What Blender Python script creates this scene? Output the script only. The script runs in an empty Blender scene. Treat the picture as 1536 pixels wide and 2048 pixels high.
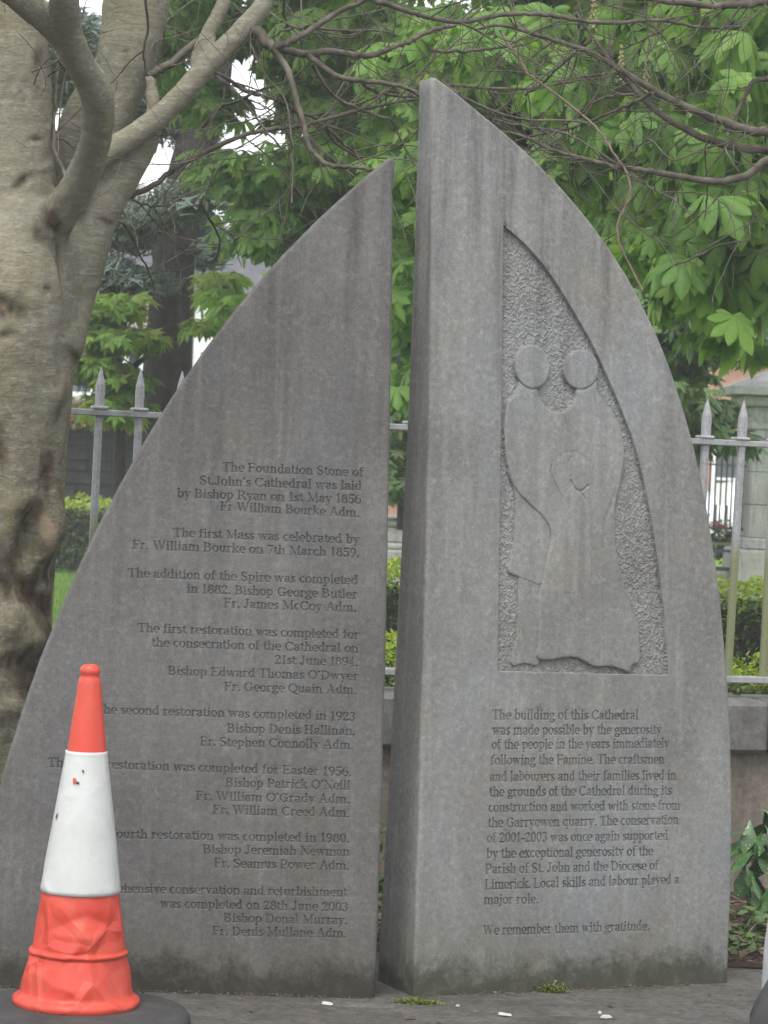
import bpy, math, random
import numpy as np
from mathutils import Vector, Matrix, noise as mnoise
R = math.radians
rng = np.random.default_rng(7)
random.seed(7)
scene = bpy.context.scene
col = scene.collection

# ------------------------------------------------------------------ camera
F_PX = 5600.0                    # focal length in pixels of the 1536x2048 photograph
CAM = np.array([0.0, -8.0, 1.55])
ROLL = math.atan(.045)
PITCH = math.atan(111 / F_PX)
_f = np.array([0, math.cos(PITCH), -math.sin(PITCH)])
_u0 = np.array([0, math.sin(PITCH), math.cos(PITCH)])
_r0 = np.array([1.0, 0, 0])
_r = math.cos(ROLL) * _r0 + math.sin(ROLL) * _u0
_u = math.cos(ROLL) * _u0 - math.sin(ROLL) * _r0
cam_data = bpy.data.cameras.new("camera")
cam = bpy.data.objects.new("camera", cam_data)
col.objects.link(cam)
m = Matrix.Identity(4)
for i in range(3):
    m[i][0], m[i][1], m[i][2], m[i][3] = _r[i], _u[i], -_f[i], CAM[i]
cam.matrix_world = m
cam_data.sensor_fit = 'VERTICAL'
cam_data.sensor_height = 24
cam_data.lens = 24 * F_PX / 2048
cam_data.clip_start = .1
cam_data.clip_end = 3000
cam_data.dof.use_dof = True
cam_data.dof.focus_distance = 8.1
cam_data.dof.aperture_fstop = 8.0
scene.camera = cam

# ------------------------------------------------------------------ light
world = bpy.data.worlds.new("World")
scene.world = world
world.use_nodes = True
nt = world.node_tree
nt.nodes.clear()
sky = nt.nodes.new('ShaderNodeTexSky')
sky.sky_type = 'NISHITA'
sky.sun_disc = False
SUN_EL, SUN_AZ = 62, 196          # azimuth clockwise from +Y (north)
sky.sun_elevation = R(SUN_EL)
sky.sun_rotation = R(SUN_AZ)
sky.air_density = 1.0
sky.dust_density = 1.0
sky.ozone_density = 1.0
hs = nt.nodes.new('ShaderNodeHueSaturation')
hs.inputs['Saturation'].default_value = .22
bg = nt.nodes.new('ShaderNodeBackground')
bg.inputs['Strength'].default_value = .15
out = nt.nodes.new('ShaderNodeOutputWorld')
nt.links.new(sky.outputs[0], hs.inputs['Color'])
nt.links.new(hs.outputs[0], bg.inputs['Color'])
nt.links.new(bg.outputs[0], out.inputs['Surface'])
sd = bpy.data.lights.new("sun", 'SUN')
sd.energy = 1.1
sd.angle = R(35)
sd.color = (1, .97, .92)
sun = bpy.data.objects.new("sun", sd)
col.objects.link(sun)
sdir = Vector((math.sin(R(SUN_AZ)) * math.cos(R(SUN_EL)), math.cos(R(SUN_AZ)) * math.cos(R(SUN_EL)), math.sin(R(SUN_EL))))
sun.rotation_euler = sdir.to_track_quat('Z', 'Y').to_euler()
scene.view_settings.view_transform = 'Standard'
scene.view_settings.look = 'None'
scene.view_settings.gamma = 1
scene.view_settings.use_curve_mapping = False
scene.view_settings.exposure = 1.3
try:
    scene.cycles.use_denoising = True
    scene.cycles.max_bounces = 8
    scene.cycles.transparent_max_bounces = 8
    scene.cycles.transmission_bounces = 4
except Exception:
    pass

# ------------------------------------------------------------------ pixel helpers
def ray(x, y):
    d = _f * F_PX + _r * (x - 768) - _u * (y - 1024)
    return d / d[1]
def at(x, y, Y):
    return CAM + ray(x, y) * (Y - CAM[1])
def ground(x, y, z=0.0):
    d = ray(x, y)
    return CAM + d * ((z - CAM[2]) / d[2])
def ppm(Y):                       # pixels per metre at depth Y
    return F_PX / (Y + 8.0)

# ------------------------------------------------------------------ object helpers
def tag(o, label=None, cat=None, group=None, kind=None):
    if label: o['label'] = label
    if cat: o['category'] = cat
    if group: o['group'] = group
    if kind: o['kind'] = kind
    return o
def empty(name, loc, label=None, cat=None, group=None, rz=0):
    o = bpy.data.objects.new(name, None)
    o.empty_display_size = .1
    col.objects.link(o)
    o.location = Vector(loc)
    o.rotation_euler = (0, 0, rz)
    tag(o, label, cat, group)
    return o
def origin(o):                     # world offset of a chain of unrotated parents
    v = Vector((0, 0, 0))
    while o is not None:
        v += o.location
        o = o.parent
    return np.array(v)
def make_mesh(name, V, faces, mat=None, smooth=False, attr=None):
    me = bpy.data.meshes.new(name)
    V = np.asarray(V, dtype=np.float32)
    if isinstance(faces, np.ndarray):
        n, k = faces.shape
        me.vertices.add(len(V)); me.vertices.foreach_set('co', V.ravel())
        me.loops.add(n * k); me.loops.foreach_set('vertex_index', faces.astype(np.int32).ravel())
        me.polygons.add(n)
        me.polygons.foreach_set('loop_start', np.arange(0, n * k, k, dtype=np.int32))
        me.update(calc_edges=True)
    else:
        me.from_pydata(V.tolist(), [], faces)
    if smooth:
        me.polygons.foreach_set('use_smooth', np.ones(len(me.polygons), dtype=bool))
    if attr:
        for k, a in attr.items():
            at_ = me.attributes.new(k, 'FLOAT', 'POINT')
            at_.data.foreach_set('value', np.asarray(a, dtype=np.float32))
    if mat: me.materials.append(mat)
    me.update()
    return me
def part(name, V, faces, mat, parent=None, smooth=False, attr=None, local=False):
    V = np.asarray(V, dtype=np.float64)
    if parent is not None and not local:
        V = V - origin(parent)
    o = bpy.data.objects.new(name, make_mesh(name, V, faces, mat, smooth, attr))
    col.objects.link(o)
    o.parent = parent
    return o
def inst(name, me, parent, loc, rot=(0, 0, 0), scale=(1, 1, 1)):
    o = bpy.data.objects.new(name, me)
    col.objects.link(o)
    o.parent = parent
    o.location = Vector(loc) - (Vector(origin(parent)) if parent else Vector((0, 0, 0)))
    o.rotation_euler = rot
    o.scale = scale
    return o
class MB:
    def __init__(s): s.V = []; s.Fc = []; s.n = 0
    def add(s, V, F):
        V = np.asarray(V, dtype=np.float64)
        s.V.append(V); s.Fc += [tuple(int(i) + s.n for i in f) for f in F]; s.n += len(V)
        return s
    def box(s, c0, c1, bev=0.0):
        x0, y0, z0 = c0; x1, y1, z1 = c1
        if bev <= 0:
            V = [(x0,y0,z0),(x1,y0,z0),(x1,y1,z0),(x0,y1,z0),(x0,y0,z1),(x1,y0,z1),(x1,y1,z1),(x0,y1,z1)]
            F = [(0,3,2,1),(4,5,6,7),(0,1,5,4),(1,2,6,5),(2,3,7,6),(3,0,4,7)]
            return s.add(V, F)
        b = bev                                   # chamfered box: 24 verts
        V = []; idx = {}
        for ix, x in ((0, x0), (1, x1)):
            for iy, y in ((0, y0), (1, y1)):
                for iz, z in ((0, z0), (1, z1)):
                    sx, sy, sz = (b if ix == 0 else -b), (b if iy == 0 else -b), (b if iz == 0 else -b)
                    idx[(ix,iy,iz,'x')] = len(V); V.append((x, y+sy, z+sz))
                    idx[(ix,iy,iz,'y')] = len(V); V.append((x+sx, y, z+sz))
                    idx[(ix,iy,iz,'z')] = len(V); V.append((x+sx, y+sy, z))
        g = lambda a, b_, c, k: idx[(a, b_, c, k)]
        F = []
        F.append((g(0,0,0,'x'),g(0,0,1,'x'),g(0,1,1,'x'),g(0,1,0,'x')))
        F.append((g(1,0,0,'x'),g(1,1,0,'x'),g(1,1,1,'x'),g(1,0,1,'x')))
        F.append((g(0,0,0,'y'),g(1,0,0,'y'),g(1,0,1,'y'),g(0,0,1,'y')))
        F.append((g(0,1,0,'y'),g(0,1,1,'y'),g(1,1,1,'y'),g(1,1,0,'y')))
        F.append((g(0,0,0,'z'),g(0,1,0,'z'),g(1,1,0,'z'),g(1,0,0,'z')))
        F.append((g(0,0,1,'z'),g(1,0,1,'z'),g(1,1,1,'z'),g(0,1,1,'z')))
        for a in (0, 1):
            for c in (0, 1):
                F.append((g(0,a,c,'y'),g(1,a,c,'y'),g(1,a,c,'z'),g(0,a,c,'z')))
                F.append((g(a,0,c,'x'),g(a,1,c,'x'),g(a,1,c,'z'),g(a,0,c,'z')))
                F.append((g(a,c,0,'x'),g(a,c,1,'x'),g(a,c,1,'y'),g(a,c,0,'y')))
                for e in (0, 1):
                    F.append((g(a,c,e,'x'),g(a,c,e,'y'),g(a,c,e,'z')))
        return s.add(V, F)
    def build(s, name, mat, parent=None, smooth=False, local=False):
        return part(name, np.concatenate(s.V), s.Fc, mat, parent, smooth, local=local)
    def mesh(s, name, mat, smooth=False):
        return make_mesh(name, np.concatenate(s.V), s.Fc, mat, smooth)

def catmull(P, n=6):
    P = np.asarray(P, dtype=np.float64)
    if len(P) < 3:
        t = np.linspace(0, 1, n + 1)[:, None]
        return P[0] * (1 - t) + P[-1] * t
    Q = np.vstack([2 * P[0] - P[1], P, 2 * P[-1] - P[-2]])
    o = []
    for i in range(1, len(Q) - 2):
        for k in range(n):
            t = k / n
            o.append(.5 * ((2 * Q[i]) + (-Q[i-1] + Q[i+1]) * t + (2*Q[i-1] - 5*Q[i] + 4*Q[i+1] - Q[i+2]) * t*t + (-Q[i-1] + 3*Q[i] - 3*Q[i+1] + Q[i+2]) * t**3))
    o.append(P[-1])
    return np.array(o)
def tube(P, rad, seg=6, cap=True):
    P = np.asarray(P, dtype=np.float64); n = len(P)
    rad = np.broadcast_to(rad, (n,))
    T = np.gradient(P, axis=0); T /= np.linalg.norm(T, axis=1)[:, None] + 1e-12
    ref = np.array([0, 1.0, 0]) if abs(T[0][1]) < .8 else np.array([1.0, 0, 0])
    A = np.cross(T, ref); A /= np.linalg.norm(A, axis=1)[:, None] + 1e-12
    B = np.cross(T, A)
    an = np.arange(seg) * 2 * math.pi / seg
    V = (P[:, None, :] + rad[:, None, None] * (A[:, None, :] * np.cos(an)[None, :, None] + B[:, None, :] * np.sin(an)[None, :, None])).reshape(-1, 3)
    i = np.arange(n - 1)[:, None] * seg; j = np.arange(seg)[None, :]; j2 = (j + 1) % seg
    Fq = np.stack([i + j, i + j2, i + seg + j2, i + seg + j], -1).reshape(-1, 4)
    F = [tuple(f) for f in Fq]
    if cap:
        F.append(tuple(range(seg))); F.append(tuple(range((n - 1) * seg, n * seg))[::-1])
    return V, F

# ------------------------------------------------------------------ materials
class NT:
    def __init__(s, name):
        s.m = bpy.data.materials.new(name); s.m.use_nodes = True
        s.t = s.m.node_tree; s.t.nodes.clear()
        s.out = s.t.nodes.new('ShaderNodeOutputMaterial')
        s.b = s.t.nodes.new('ShaderNodeBsdfPrincipled')
        s.t.links.new(s.b.outputs[0], s.out.inputs['Surface'])
        s.co = s.t.nodes.new('ShaderNodeTexCoord')
    def link(s, a, b): s.t.links.new(a, b)
    def val(s, inp, v):
        if hasattr(v, 'is_linked') or isinstance(v, bpy.types.NodeSocket): s.link(v, inp)
        else:
            if inp.type == 'RGBA' and len(v) == 3: v = (*v, 1)
            inp.default_value = v
    def mapping(s, scale=(1,1,1), src='Object', rot=(0,0,0)):
        n = s.t.nodes.new('ShaderNodeMapping'); n.inputs['Scale'].default_value = scale; n.inputs['Rotation'].default_value = rot
        s.link(s.co.outputs[src], n.inputs['Vector']); return n.outputs[0]
    def noise(s, scale, detail=4, rough=.55, vec=None, dist=0):
        n = s.t.nodes.new('ShaderNodeTexNoise'); n.inputs['Scale'].default_value = scale
        n.inputs['Detail'].default_value = detail; n.inputs['Roughness'].default_value = rough; n.inputs['Distortion'].default_value = dist
        s.link(vec if vec is not None else s.co.outputs['Object'], n.inputs['Vector']); return n.outputs[0]
    def voronoi(s, scale, vec=None, feature='F1', outp='Distance'):
        n = s.t.nodes.new('ShaderNodeTexVoronoi'); n.feature = feature; n.inputs['Scale'].default_value = scale
        s.link(vec if vec is not None else s.co.outputs['Object'], n.inputs['Vector']); return n.outputs[outp]
    def ramp(s, v, stops):
        n = s.t.nodes.new('ShaderNodeValToRGB'); cr = n.color_ramp
        while len(cr.elements) < len(stops): cr.elements.new(.5)
        for e, (p, c) in zip(cr.elements, stops):
            e.position = p
            c = (c, c, c) if isinstance(c, (int, float)) else c
            e.color = (*c, 1)
        s.link(v, n.inputs[0]); return n.outputs[0]
    def mix(s, f, a, b, mode='MIX'):
        n = s.t.nodes.new('ShaderNodeMix'); n.data_type = 'RGBA'; n.blend_type = mode
        s.val(n.inputs[0], f); s.val(n.inputs[6], a); s.val(n.inputs[7], b); return n.outputs[2]
    def math(s, op, a, b=0.0, c=0.0, clamp=False):
        n = s.t.nodes.new('ShaderNodeMath'); n.operation = op; n.use_clamp = clamp
        s.val(n.inputs[0], a); s.val(n.inputs[1], b); s.val(n.inputs[2], c); return n.outputs[0]
    def sep(s, src='Object'):
        n = s.t.nodes.new('ShaderNodeSeparateXYZ'); s.link(s.co.outputs[src], n.inputs[0]); return n.outputs
    def attr(s, name):
        n = s.t.nodes.new('ShaderNodeAttribute'); n.attribute_name = name; return n.outputs['Fac']
    def objrand(s):
        return s.t.nodes.new('ShaderNodeObjectInfo').outputs['Random']
    def bump(s, h, dist=.002, strength=1.0):
        n = s.t.nodes.new('ShaderNodeBump'); n.inputs['Distance'].default_value = dist; n.inputs['Strength'].default_value = strength
        s.link(h, n.inputs['Height']); s.link(n.outputs[0], s.b.inputs['Normal']); return n
    def fin(s, color, rough=.8, spec=.3):
        s.val(s.b.inputs['Base Color'], color); s.val(s.b.inputs['Roughness'], rough)
        s.b.inputs['Specular IOR Level'].default_value = spec
        return s.m
def maprange(n, v, a, b, c=0.0, d=1.0):
    k = n.t.nodes.new('ShaderNodeMapRange'); k.clamp = True
    n.val(k.inputs[0], v)
    for i, q in zip((1, 2, 3, 4), (a, b, c, d)): k.inputs[i].default_value = q
    return k.outputs[0]

def stone_mat(name, tint=(1, 1, 1), ink=1.0):
    n = NT(name)
    big = n.noise(1.6, 5, .6, dist=.6)
    c = n.ramp(big, [(.28, (.135, .132, .122)), (.46, (.180, .176, .164)), (.6, (.215, .212, .200)), (.75, (.185, .184, .180))])
    # brown lichen-like blotches
    br = n.ramp(n.noise(4.2, 6, .68, dist=.4), [(.50, 0), (.70, 1)])
    c = n.mix(n.math('MULTIPLY', br, .45), c, (.180, .148, .120))
    bl = n.ramp(n.noise(2.3, 4, .6, vec=n.mapping((1.3, 1, .6))), [(.48, 0), (.72, 1)])
    c = n.mix(n.math('MULTIPLY', bl, .55), c, (.185, .193, .218))
    # rain streaks run down from the top edge
    st = n.noise(9, 5, .6, vec=n.mapping((1.6, 1.6, .10)))
    stm = n.ramp(st, [(.44, 0), (.64, 1)])
    z = n.sep()[2]
    zt = maprange(n, z, .6, 2.2)
    c = n.mix(n.math('MULTIPLY', n.math('MULTIPLY', stm, zt), .68), c, (.090, .086, .082))
    st2 = n.ramp(n.noise(14, 4, .6, vec=n.mapping((1.9, 1.9, .07))), [(.52, 0), (.68, 1)])
    c = n.mix(n.math('MULTIPLY', st2, .36), c, (.28, .268, .245))
    pt = n.ramp(n.noise(30, 6, .8), [(.54, 0), (.64, 1)])
    c = n.mix(n.math('MULTIPLY', pt, .22), c, (.27, .262, .25))
    pd = n.ramp(n.noise(19, 6, .8, vec=n.mapping((1, 1, .6))), [(.55, 0), (.66, 1)])
    c = n.mix(n.math('MULTIPLY', pd, .24), c, (.10, .095, .088))
    # fine mottling
    fm = n.noise(60, 6, .75)
    c = n.mix(.75, c, n.ramp(fm, [(.3, .36), (.5, .5), (.7, .66)]), 'OVERLAY')
    fm2 = n.noise(220, 3, .7)
    c = n.mix(.6, c, n.ramp(fm2, [(.3, .36), (.5, .5), (.7, .66)]), 'OVERLAY')
    # white specks
    sp = n.ramp(n.voronoi(22), [(0.0, 1), (.055, 0)])
    spk = n.ramp(n.noise(8, 2), [(.52, 0), (.6, 1)])
    c = n.mix(n.math('MULTIPLY', n.math('MULTIPLY', sp, spk), .7), c, (.50, .49, .46))
    # dark damp foot with algae
    edge = n.math('ADD', n.math('MULTIPLY', n.noise(8, 8, .82, vec=n.mapping((1, 1, 1))), .34), -.18)
    zz = n.math('ADD', z, edge)
    foot = maprange(n, zz, .105, .03)
    c = n.mix(n.math('MULTIPLY', foot, .95), c, n.ramp(n.noise(26, 5, .7), [(.35, (.016, .016, .014)), (.52, (.034, .033, .027)), (.66, (.075, .072, .058)), (.78, (.12, .115, .10))]))
    foot2 = maprange(n, zz, .24, .04)
    c = n.mix(n.math('MULTIPLY', foot2, .36), c, (.095, .094, .062))
    # chisel marks are fresh pale stone, letters hold dirt
    c = n.mix(n.math('MULTIPLY', n.attr('chisel'), .62), c, (.36, .36, .35))
    lt = n.math('MULTIPLY', n.attr('letter'), n.math('MULTIPLY', n.ramp(n.noise(9, 3), [(.3, .25), (.65, .62)]), ink))
    c = n.mix(lt, c, (.048, .046, .046))
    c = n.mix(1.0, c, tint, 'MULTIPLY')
    h = n.math('ADD', n.math('MULTIPLY', fm, .6), n.math('MULTIPLY', fm2, .4))
    n.bump(h, .0022, .55)
    return n.fin(c, .78, .25)

def bark_mat():
    n = NT('bark_smooth_grey')
    c = n.ramp(n.noise(2.4, 6, .68, dist=.8), [(.28, (.150, .135, .092)), (.43, (.200, .182, .130)), (.58, (.245, .228, .172)), (.72, (.31, .30, .255))])
    lich = n.ramp(n.noise(3.1, 6, .68, vec=n.mapping((1.7, 1.7, .55)), dist=.5), [(.50, 0), (.64, 1)])
    c = n.mix(n.math('MULTIPLY', lich, .55), c, (.225, .205, .072))
    gr = n.ramp(n.noise(4.6, 5, .7), [(.52, 0), (.66, 1)])
    c = n.mix(n.math('MULTIPLY', gr, .45), c, (.215, .235, .190))
    dk = n.ramp(n.noise(5.4, 6, .75, vec=n.mapping((1.2, 1.2, .8)), dist=.6), [(.52, 0), (.70, 1)])
    c = n.mix(n.math('MULTIPLY', dk, .55), c, (.072, .062, .046))
    band = n.noise(7, 7, .78, vec=n.mapping((1.1, 1.1, 4.6)), dist=1.4)
    c = n.mix(.7, c, n.ramp(band, [(.32, .32), (.47, .47), (.55, .52), (.68, .74)]), 'OVERLAY')
    ln_ = n.ramp(n.noise(20, 5, .7, vec=n.mapping((.8, .8, 5)), dist=.8), [(.60, 0), (.66, 1)])
    c = n.mix(n.math('MULTIPLY', ln_, .55), c, (.055, .048, .036))
    pale = n.ramp(n.noise(13, 6, .8, vec=n.mapping((1, 1, 3.2)), dist=.6), [(.55, 0), (.61, 1)])
    c = n.mix(n.math('MULTIPLY', pale, .62), c, (.38, .37, .335))
    c = n.mix(.85, c, n.ramp(n.noise(55, 6, .8), [(.3, .28), (.7, .74)]), 'OVERLAY')
    c = n.mix(n.math('MULTIPLY', n.attr('wet_shade'), n.ramp(n.noise(6, 5, .7), [(.3, .45), (.6, .85)])), c, n.ramp(n.noise(12, 5, .7), [(.35, (.050, .046, .036)), (.7, (.105, .100, .072))]))  # front stem: underside shade and olive stain painted into the bark colour
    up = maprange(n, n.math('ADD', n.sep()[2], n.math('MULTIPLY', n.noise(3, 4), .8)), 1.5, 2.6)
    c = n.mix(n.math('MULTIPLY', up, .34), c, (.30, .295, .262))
    c = n.mix(1.0, c, (1.02, 1.0, .91), 'MULTIPLY')
    c = n.mix(n.math('MULTIPLY', n.attr('scar'), .85), c, n.ramp(n.noise(30, 4), [(.35, (.038, .028, .020)), (.6, (.115, .080, .048)), (.75, (.20, .14, .08))]))
    c = n.mix(n.attr('wound'), c, (.38, .29, .19))
    h = n.math('ADD', n.math('MULTIPLY', band, .4), n.math('MULTIPLY', n.noise(45, 7, .8, vec=n.mapping((1, 1, 1.7))), .6))
    n.bump(h, .02, .9)
    return n.fin(c, .88, .15)
def twig_mat(name, a, b):
    n = NT(name)
    c = n.ramp(n.noise(18, 4, .6), [(.35, a), (.68, b)])
    n.bump(n.noise(120, 3), .001, .5)
    return n.fin(c, .8, .2)
def leaf_mat(name, cols, trans=.42, rough=.5, spec=.35, fine=20):
    n = NT(name)
    v = n.math('FRACT', n.math('ADD', n.attr('tone'), n.math('MULTIPLY', n.objrand(), 1.0)))
    st = [(i / (len(cols) - 1), c) for i, c in enumerate(cols)]
    c = n.ramp(v, st)
    c = n.mix(.35, c, n.ramp(n.noise(fine, 3, .6), [(.3, .35), (.7, .65)]), 'OVERLAY')
    c = n.mix(n.math('MULTIPLY', n.math('ABSOLUTE', n.attr('vein')), .55), c, (.30, .42, .14))
    n.fin(c, rough, spec)
    tr = n.t.nodes.new('ShaderNodeBsdfTranslucent')
    tc = n.mix(1.0, c, (1.15, 1.12, .55), 'MULTIPLY'); n.link(tc, tr.inputs['Color'])
    mx = n.t.nodes.new('ShaderNodeMixShader'); mx.inputs[0].default_value = trans
    n.link(n.b.outputs[0], mx.inputs[1]); n.link(tr.outputs[0], mx.inputs[2]); n.link(mx.outputs[0], n.out.inputs['Surface'])
    return n.m
def plain(name, c, rough=.7, spec=.3, var=.25, sc=12, bump=.0):
    n = NT(name)
    lo = tuple(x * (1 - var) for x in c); hi = tuple(min(1, x * (1 + var)) for x in c)
    cc = n.ramp(n.noise(sc, 5, .65), [(.3, lo), (.7, hi)])
    if bump: n.bump(n.noise(sc * 6, 4, .7), bump, .7)
    return n.fin(cc, rough, spec)

M = {}
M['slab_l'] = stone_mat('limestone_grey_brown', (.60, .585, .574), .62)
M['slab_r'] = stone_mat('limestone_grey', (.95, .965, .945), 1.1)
M['bark'] = bark_mat()
M['twig'] = twig_mat('twig_grey', (.055, .046, .038), (.145, .128, .098))
M['twig_red'] = twig_mat('twig_red_brown', (.13, .085, .065), (.25, .19, .15))
M['bark_dark'] = twig_mat('bark_dark_brown', (.022, .020, .017), (.060, .052, .042))
M['leaf_chestnut'] = leaf_mat('chestnut_leaf', [(.105, .23, .045), (.16, .32, .058), (.23, .41, .075), (.12, .26, .05), (.29, .43, .095)], .55)
M['leaf_mid'] = leaf_mat('mid_leaf', [(.11, .22, .055), (.17, .31, .07), (.23, .37, .09), (.13, .24, .06)], .55)
M['leaf_maple'] = leaf_mat('maple_leaf', [(.12, .25, .04), (.18, .31, .045), (.26, .29, .055), (.13, .26, .04)], .5)
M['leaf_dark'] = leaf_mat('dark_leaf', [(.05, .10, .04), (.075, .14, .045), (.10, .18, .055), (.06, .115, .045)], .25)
M['leaf_cedar'] = leaf_mat('cedar_needle', [(.085, .115, .105), (.12, .16, .145), (.16, .20, .185), (.10, .135, .12)], .15)
M['leaf_box'] = leaf_mat('box_leaf', [(.030, .062, .018), (.050, .095, .022), (.075, .125, .026), (.04, .08, .02)], .3)
M['leaf_box_new'] = leaf_mat('box_new_growth', [(.22, .33, .035), (.33, .42, .04), (.28, .36, .035), (.18, .30, .035)], .4)
M['leaf_far_hedge'] = leaf_mat('far_hedge_leaf', [(.035, .06, .018), (.055, .09, .022), (.08, .11, .025)], .3)
M['grass'] = leaf_mat('grass_blade', [(.085, .17, .025), (.12, .22, .03), (.16, .26, .045)], .35)
M['ivy'] = leaf_mat('ivy_leaf', [(.05, .11, .04), (.09, .16, .05), (.16, .24, .09), (.07, .13, .05)], .3)
M['moss'] = leaf_mat('moss', [(.10, .14, .02), (.17, .20, .03), (.13, .16, .02)], .2)
M['litter'] = leaf_mat('leaf_litter', [(.10, .065, .04), (.17, .12, .08), (.25, .19, .13), (.07, .045, .03)], .1, .9)

# ------------------------------------------------------------------ ground
def ground_mat(name, stops, sc, bump, rough=.95):
    n = NT(name)
    a = n.noise(sc, 8, .7, dist=.5)
    c = n.ramp(a, stops)
    c = n.mix(.6, c, n.ramp(n.noise(sc * 14, 4, .75), [(.3, .3), (.7, .7)]), 'OVERLAY')
    n.bump(n.noise(sc * 9, 8, .75), bump, 1)
    return n.fin(c, rough, .15)
M['soil'] = ground_mat('soil', [(.3, (.040, .028, .020)), (.5, (.075, .054, .040)), (.7, (.125, .096, .075))], 5, .02)
M['lawn'] = ground_mat('lawn', [(.3, (.085, .17, .022)), (.6, (.13, .23, .03)), (.8, (.17, .27, .05))], 1.2, .02)
M['asphalt'] = ground_mat('asphalt', [(.3, (.040, .040, .041)), (.7, (.068, .067, .066))], 4, .006)
def paving_mat():
    n = NT('old_paving')
    c = n.ramp(n.noise(2.6, 7, .7, dist=.7), [(.28, (.065, .060, .053)), (.45, (.100, .093, .083)), (.6, (.135, .127, .115)), (.76, (.175, .168, .155))])
    c = n.mix(n.math('MULTIPLY', n.ramp(n.noise(5, 6, .7), [(.5, 0), (.64, 1)]), .6), c, (.062, .055, .040))
    c = n.mix(n.math('MULTIPLY', n.ramp(n.noise(3.4, 6, .7, vec=n.mapping((.8, 2, 1))), [(.56, 0), (.68, 1)]), .4), c, (.19, .135, .105))
    c = n.mix(n.math('MULTIPLY', n.ramp(n.noise(11, 7, .8), [(.5, 0), (.62, 1)]), .5), c, (.045, .040, .032))
    c = n.mix(.9, c, n.ramp(n.noise(38, 7, .8), [(.3, .22), (.5, .5), (.7, .78)]), 'OVERLAY')
    sp = n.ramp(n.voronoi(14), [(0, 1), (.05, 0)])
    c = n.mix(n.math('MULTIPLY', sp, .5), c, (.34, .32, .29))
    c = n.mix(.2, c, n.ramp(n.objrand(), [(0, .3), (1, .7)]), 'OVERLAY')
    n.bump(n.math('ADD', n.noise(60, 6, .8), n.math('MULTIPLY', n.noise(9, 4), 1.5)), .010, .9)
    return n.fin(c, .82, .3)
M['paving'] = paving_mat()

def sheet(name, x0, x1, y0, y1, z, mat, nx=1, ny=1, amp=0, kind='structure', fs=1.0):
    xs = np.linspace(x0, x1, nx + 1); ys = np.linspace(y0, y1, ny + 1)
    X, Y = np.meshgrid(xs, ys)
    Z = np.full_like(X, z)
    if amp:
        Z = np.array([z + amp * mnoise.noise(Vector((a * fs, b * fs, 3.1))) + amp * .5 * mnoise.noise(Vector((a * fs * 3, b * fs * 3, 1.1))) for a, b in zip(X.ravel(), Y.ravel())]).reshape(X.shape)
    V = np.stack([X, Y, Z], -1).reshape(-1, 3)
    i = np.arange(ny)[:, None] * (nx + 1) + np.arange(nx)[None, :]
    Fq = np.stack([i, i + 1, i + nx + 2, i + nx + 1], -1).reshape(-1, 4)
    o = part(name, V, Fq, mat, None, True)
    o['kind'] = kind
    return o
sheet('ground', -160, 160, -60, 260, -.16, M['soil'])
sheet('road', -60, 60, -14, -1.35, -.12, M['asphalt'])
sheet('flower_bed', -9, 9, .735, 2.6, .004, M['soil'], 180, 60, .022, fs=4)
sheet('lawn', -40, 40, 3.15, 70, .10, M['lawn'], 40, 60, .03, fs=.3)
# pavement: bedding sheet with individual flagstones
pave = sheet('pavement', -9, 9, -1.25, .74, -.03, M['soil'])
xj0 = ground(262, 2040)[0]
yy = -1.24
for row, d in enumerate((.55, .55, .55, .33)):
    fb = MB(); fb.box((0, 0, -.04), (1.93 - .004, d - .005, 0), .004)
    fm_ = fb.mesh('paving_stone', M['paving'])
    for k in range(-3, 3):
        inst('paving_stone', fm_, pave, (xj0 + k * 1.93 + (.31 if row % 2 == 0 else 0) * (row != 2), yy, random.uniform(-.002, .001)), (random.uniform(-.0015, .0015), 0, 0))
    yy += d
ks = MB(); ks.box((0, 0, -.14), (.90, .12, .0), .012)
kmesh = ks.mesh('kerb_stone', M['paving'])
for k in range(12):
    inst('kerb_stone', kmesh, pave, (-5.4 + k * .912, -1.37, 0))

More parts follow.
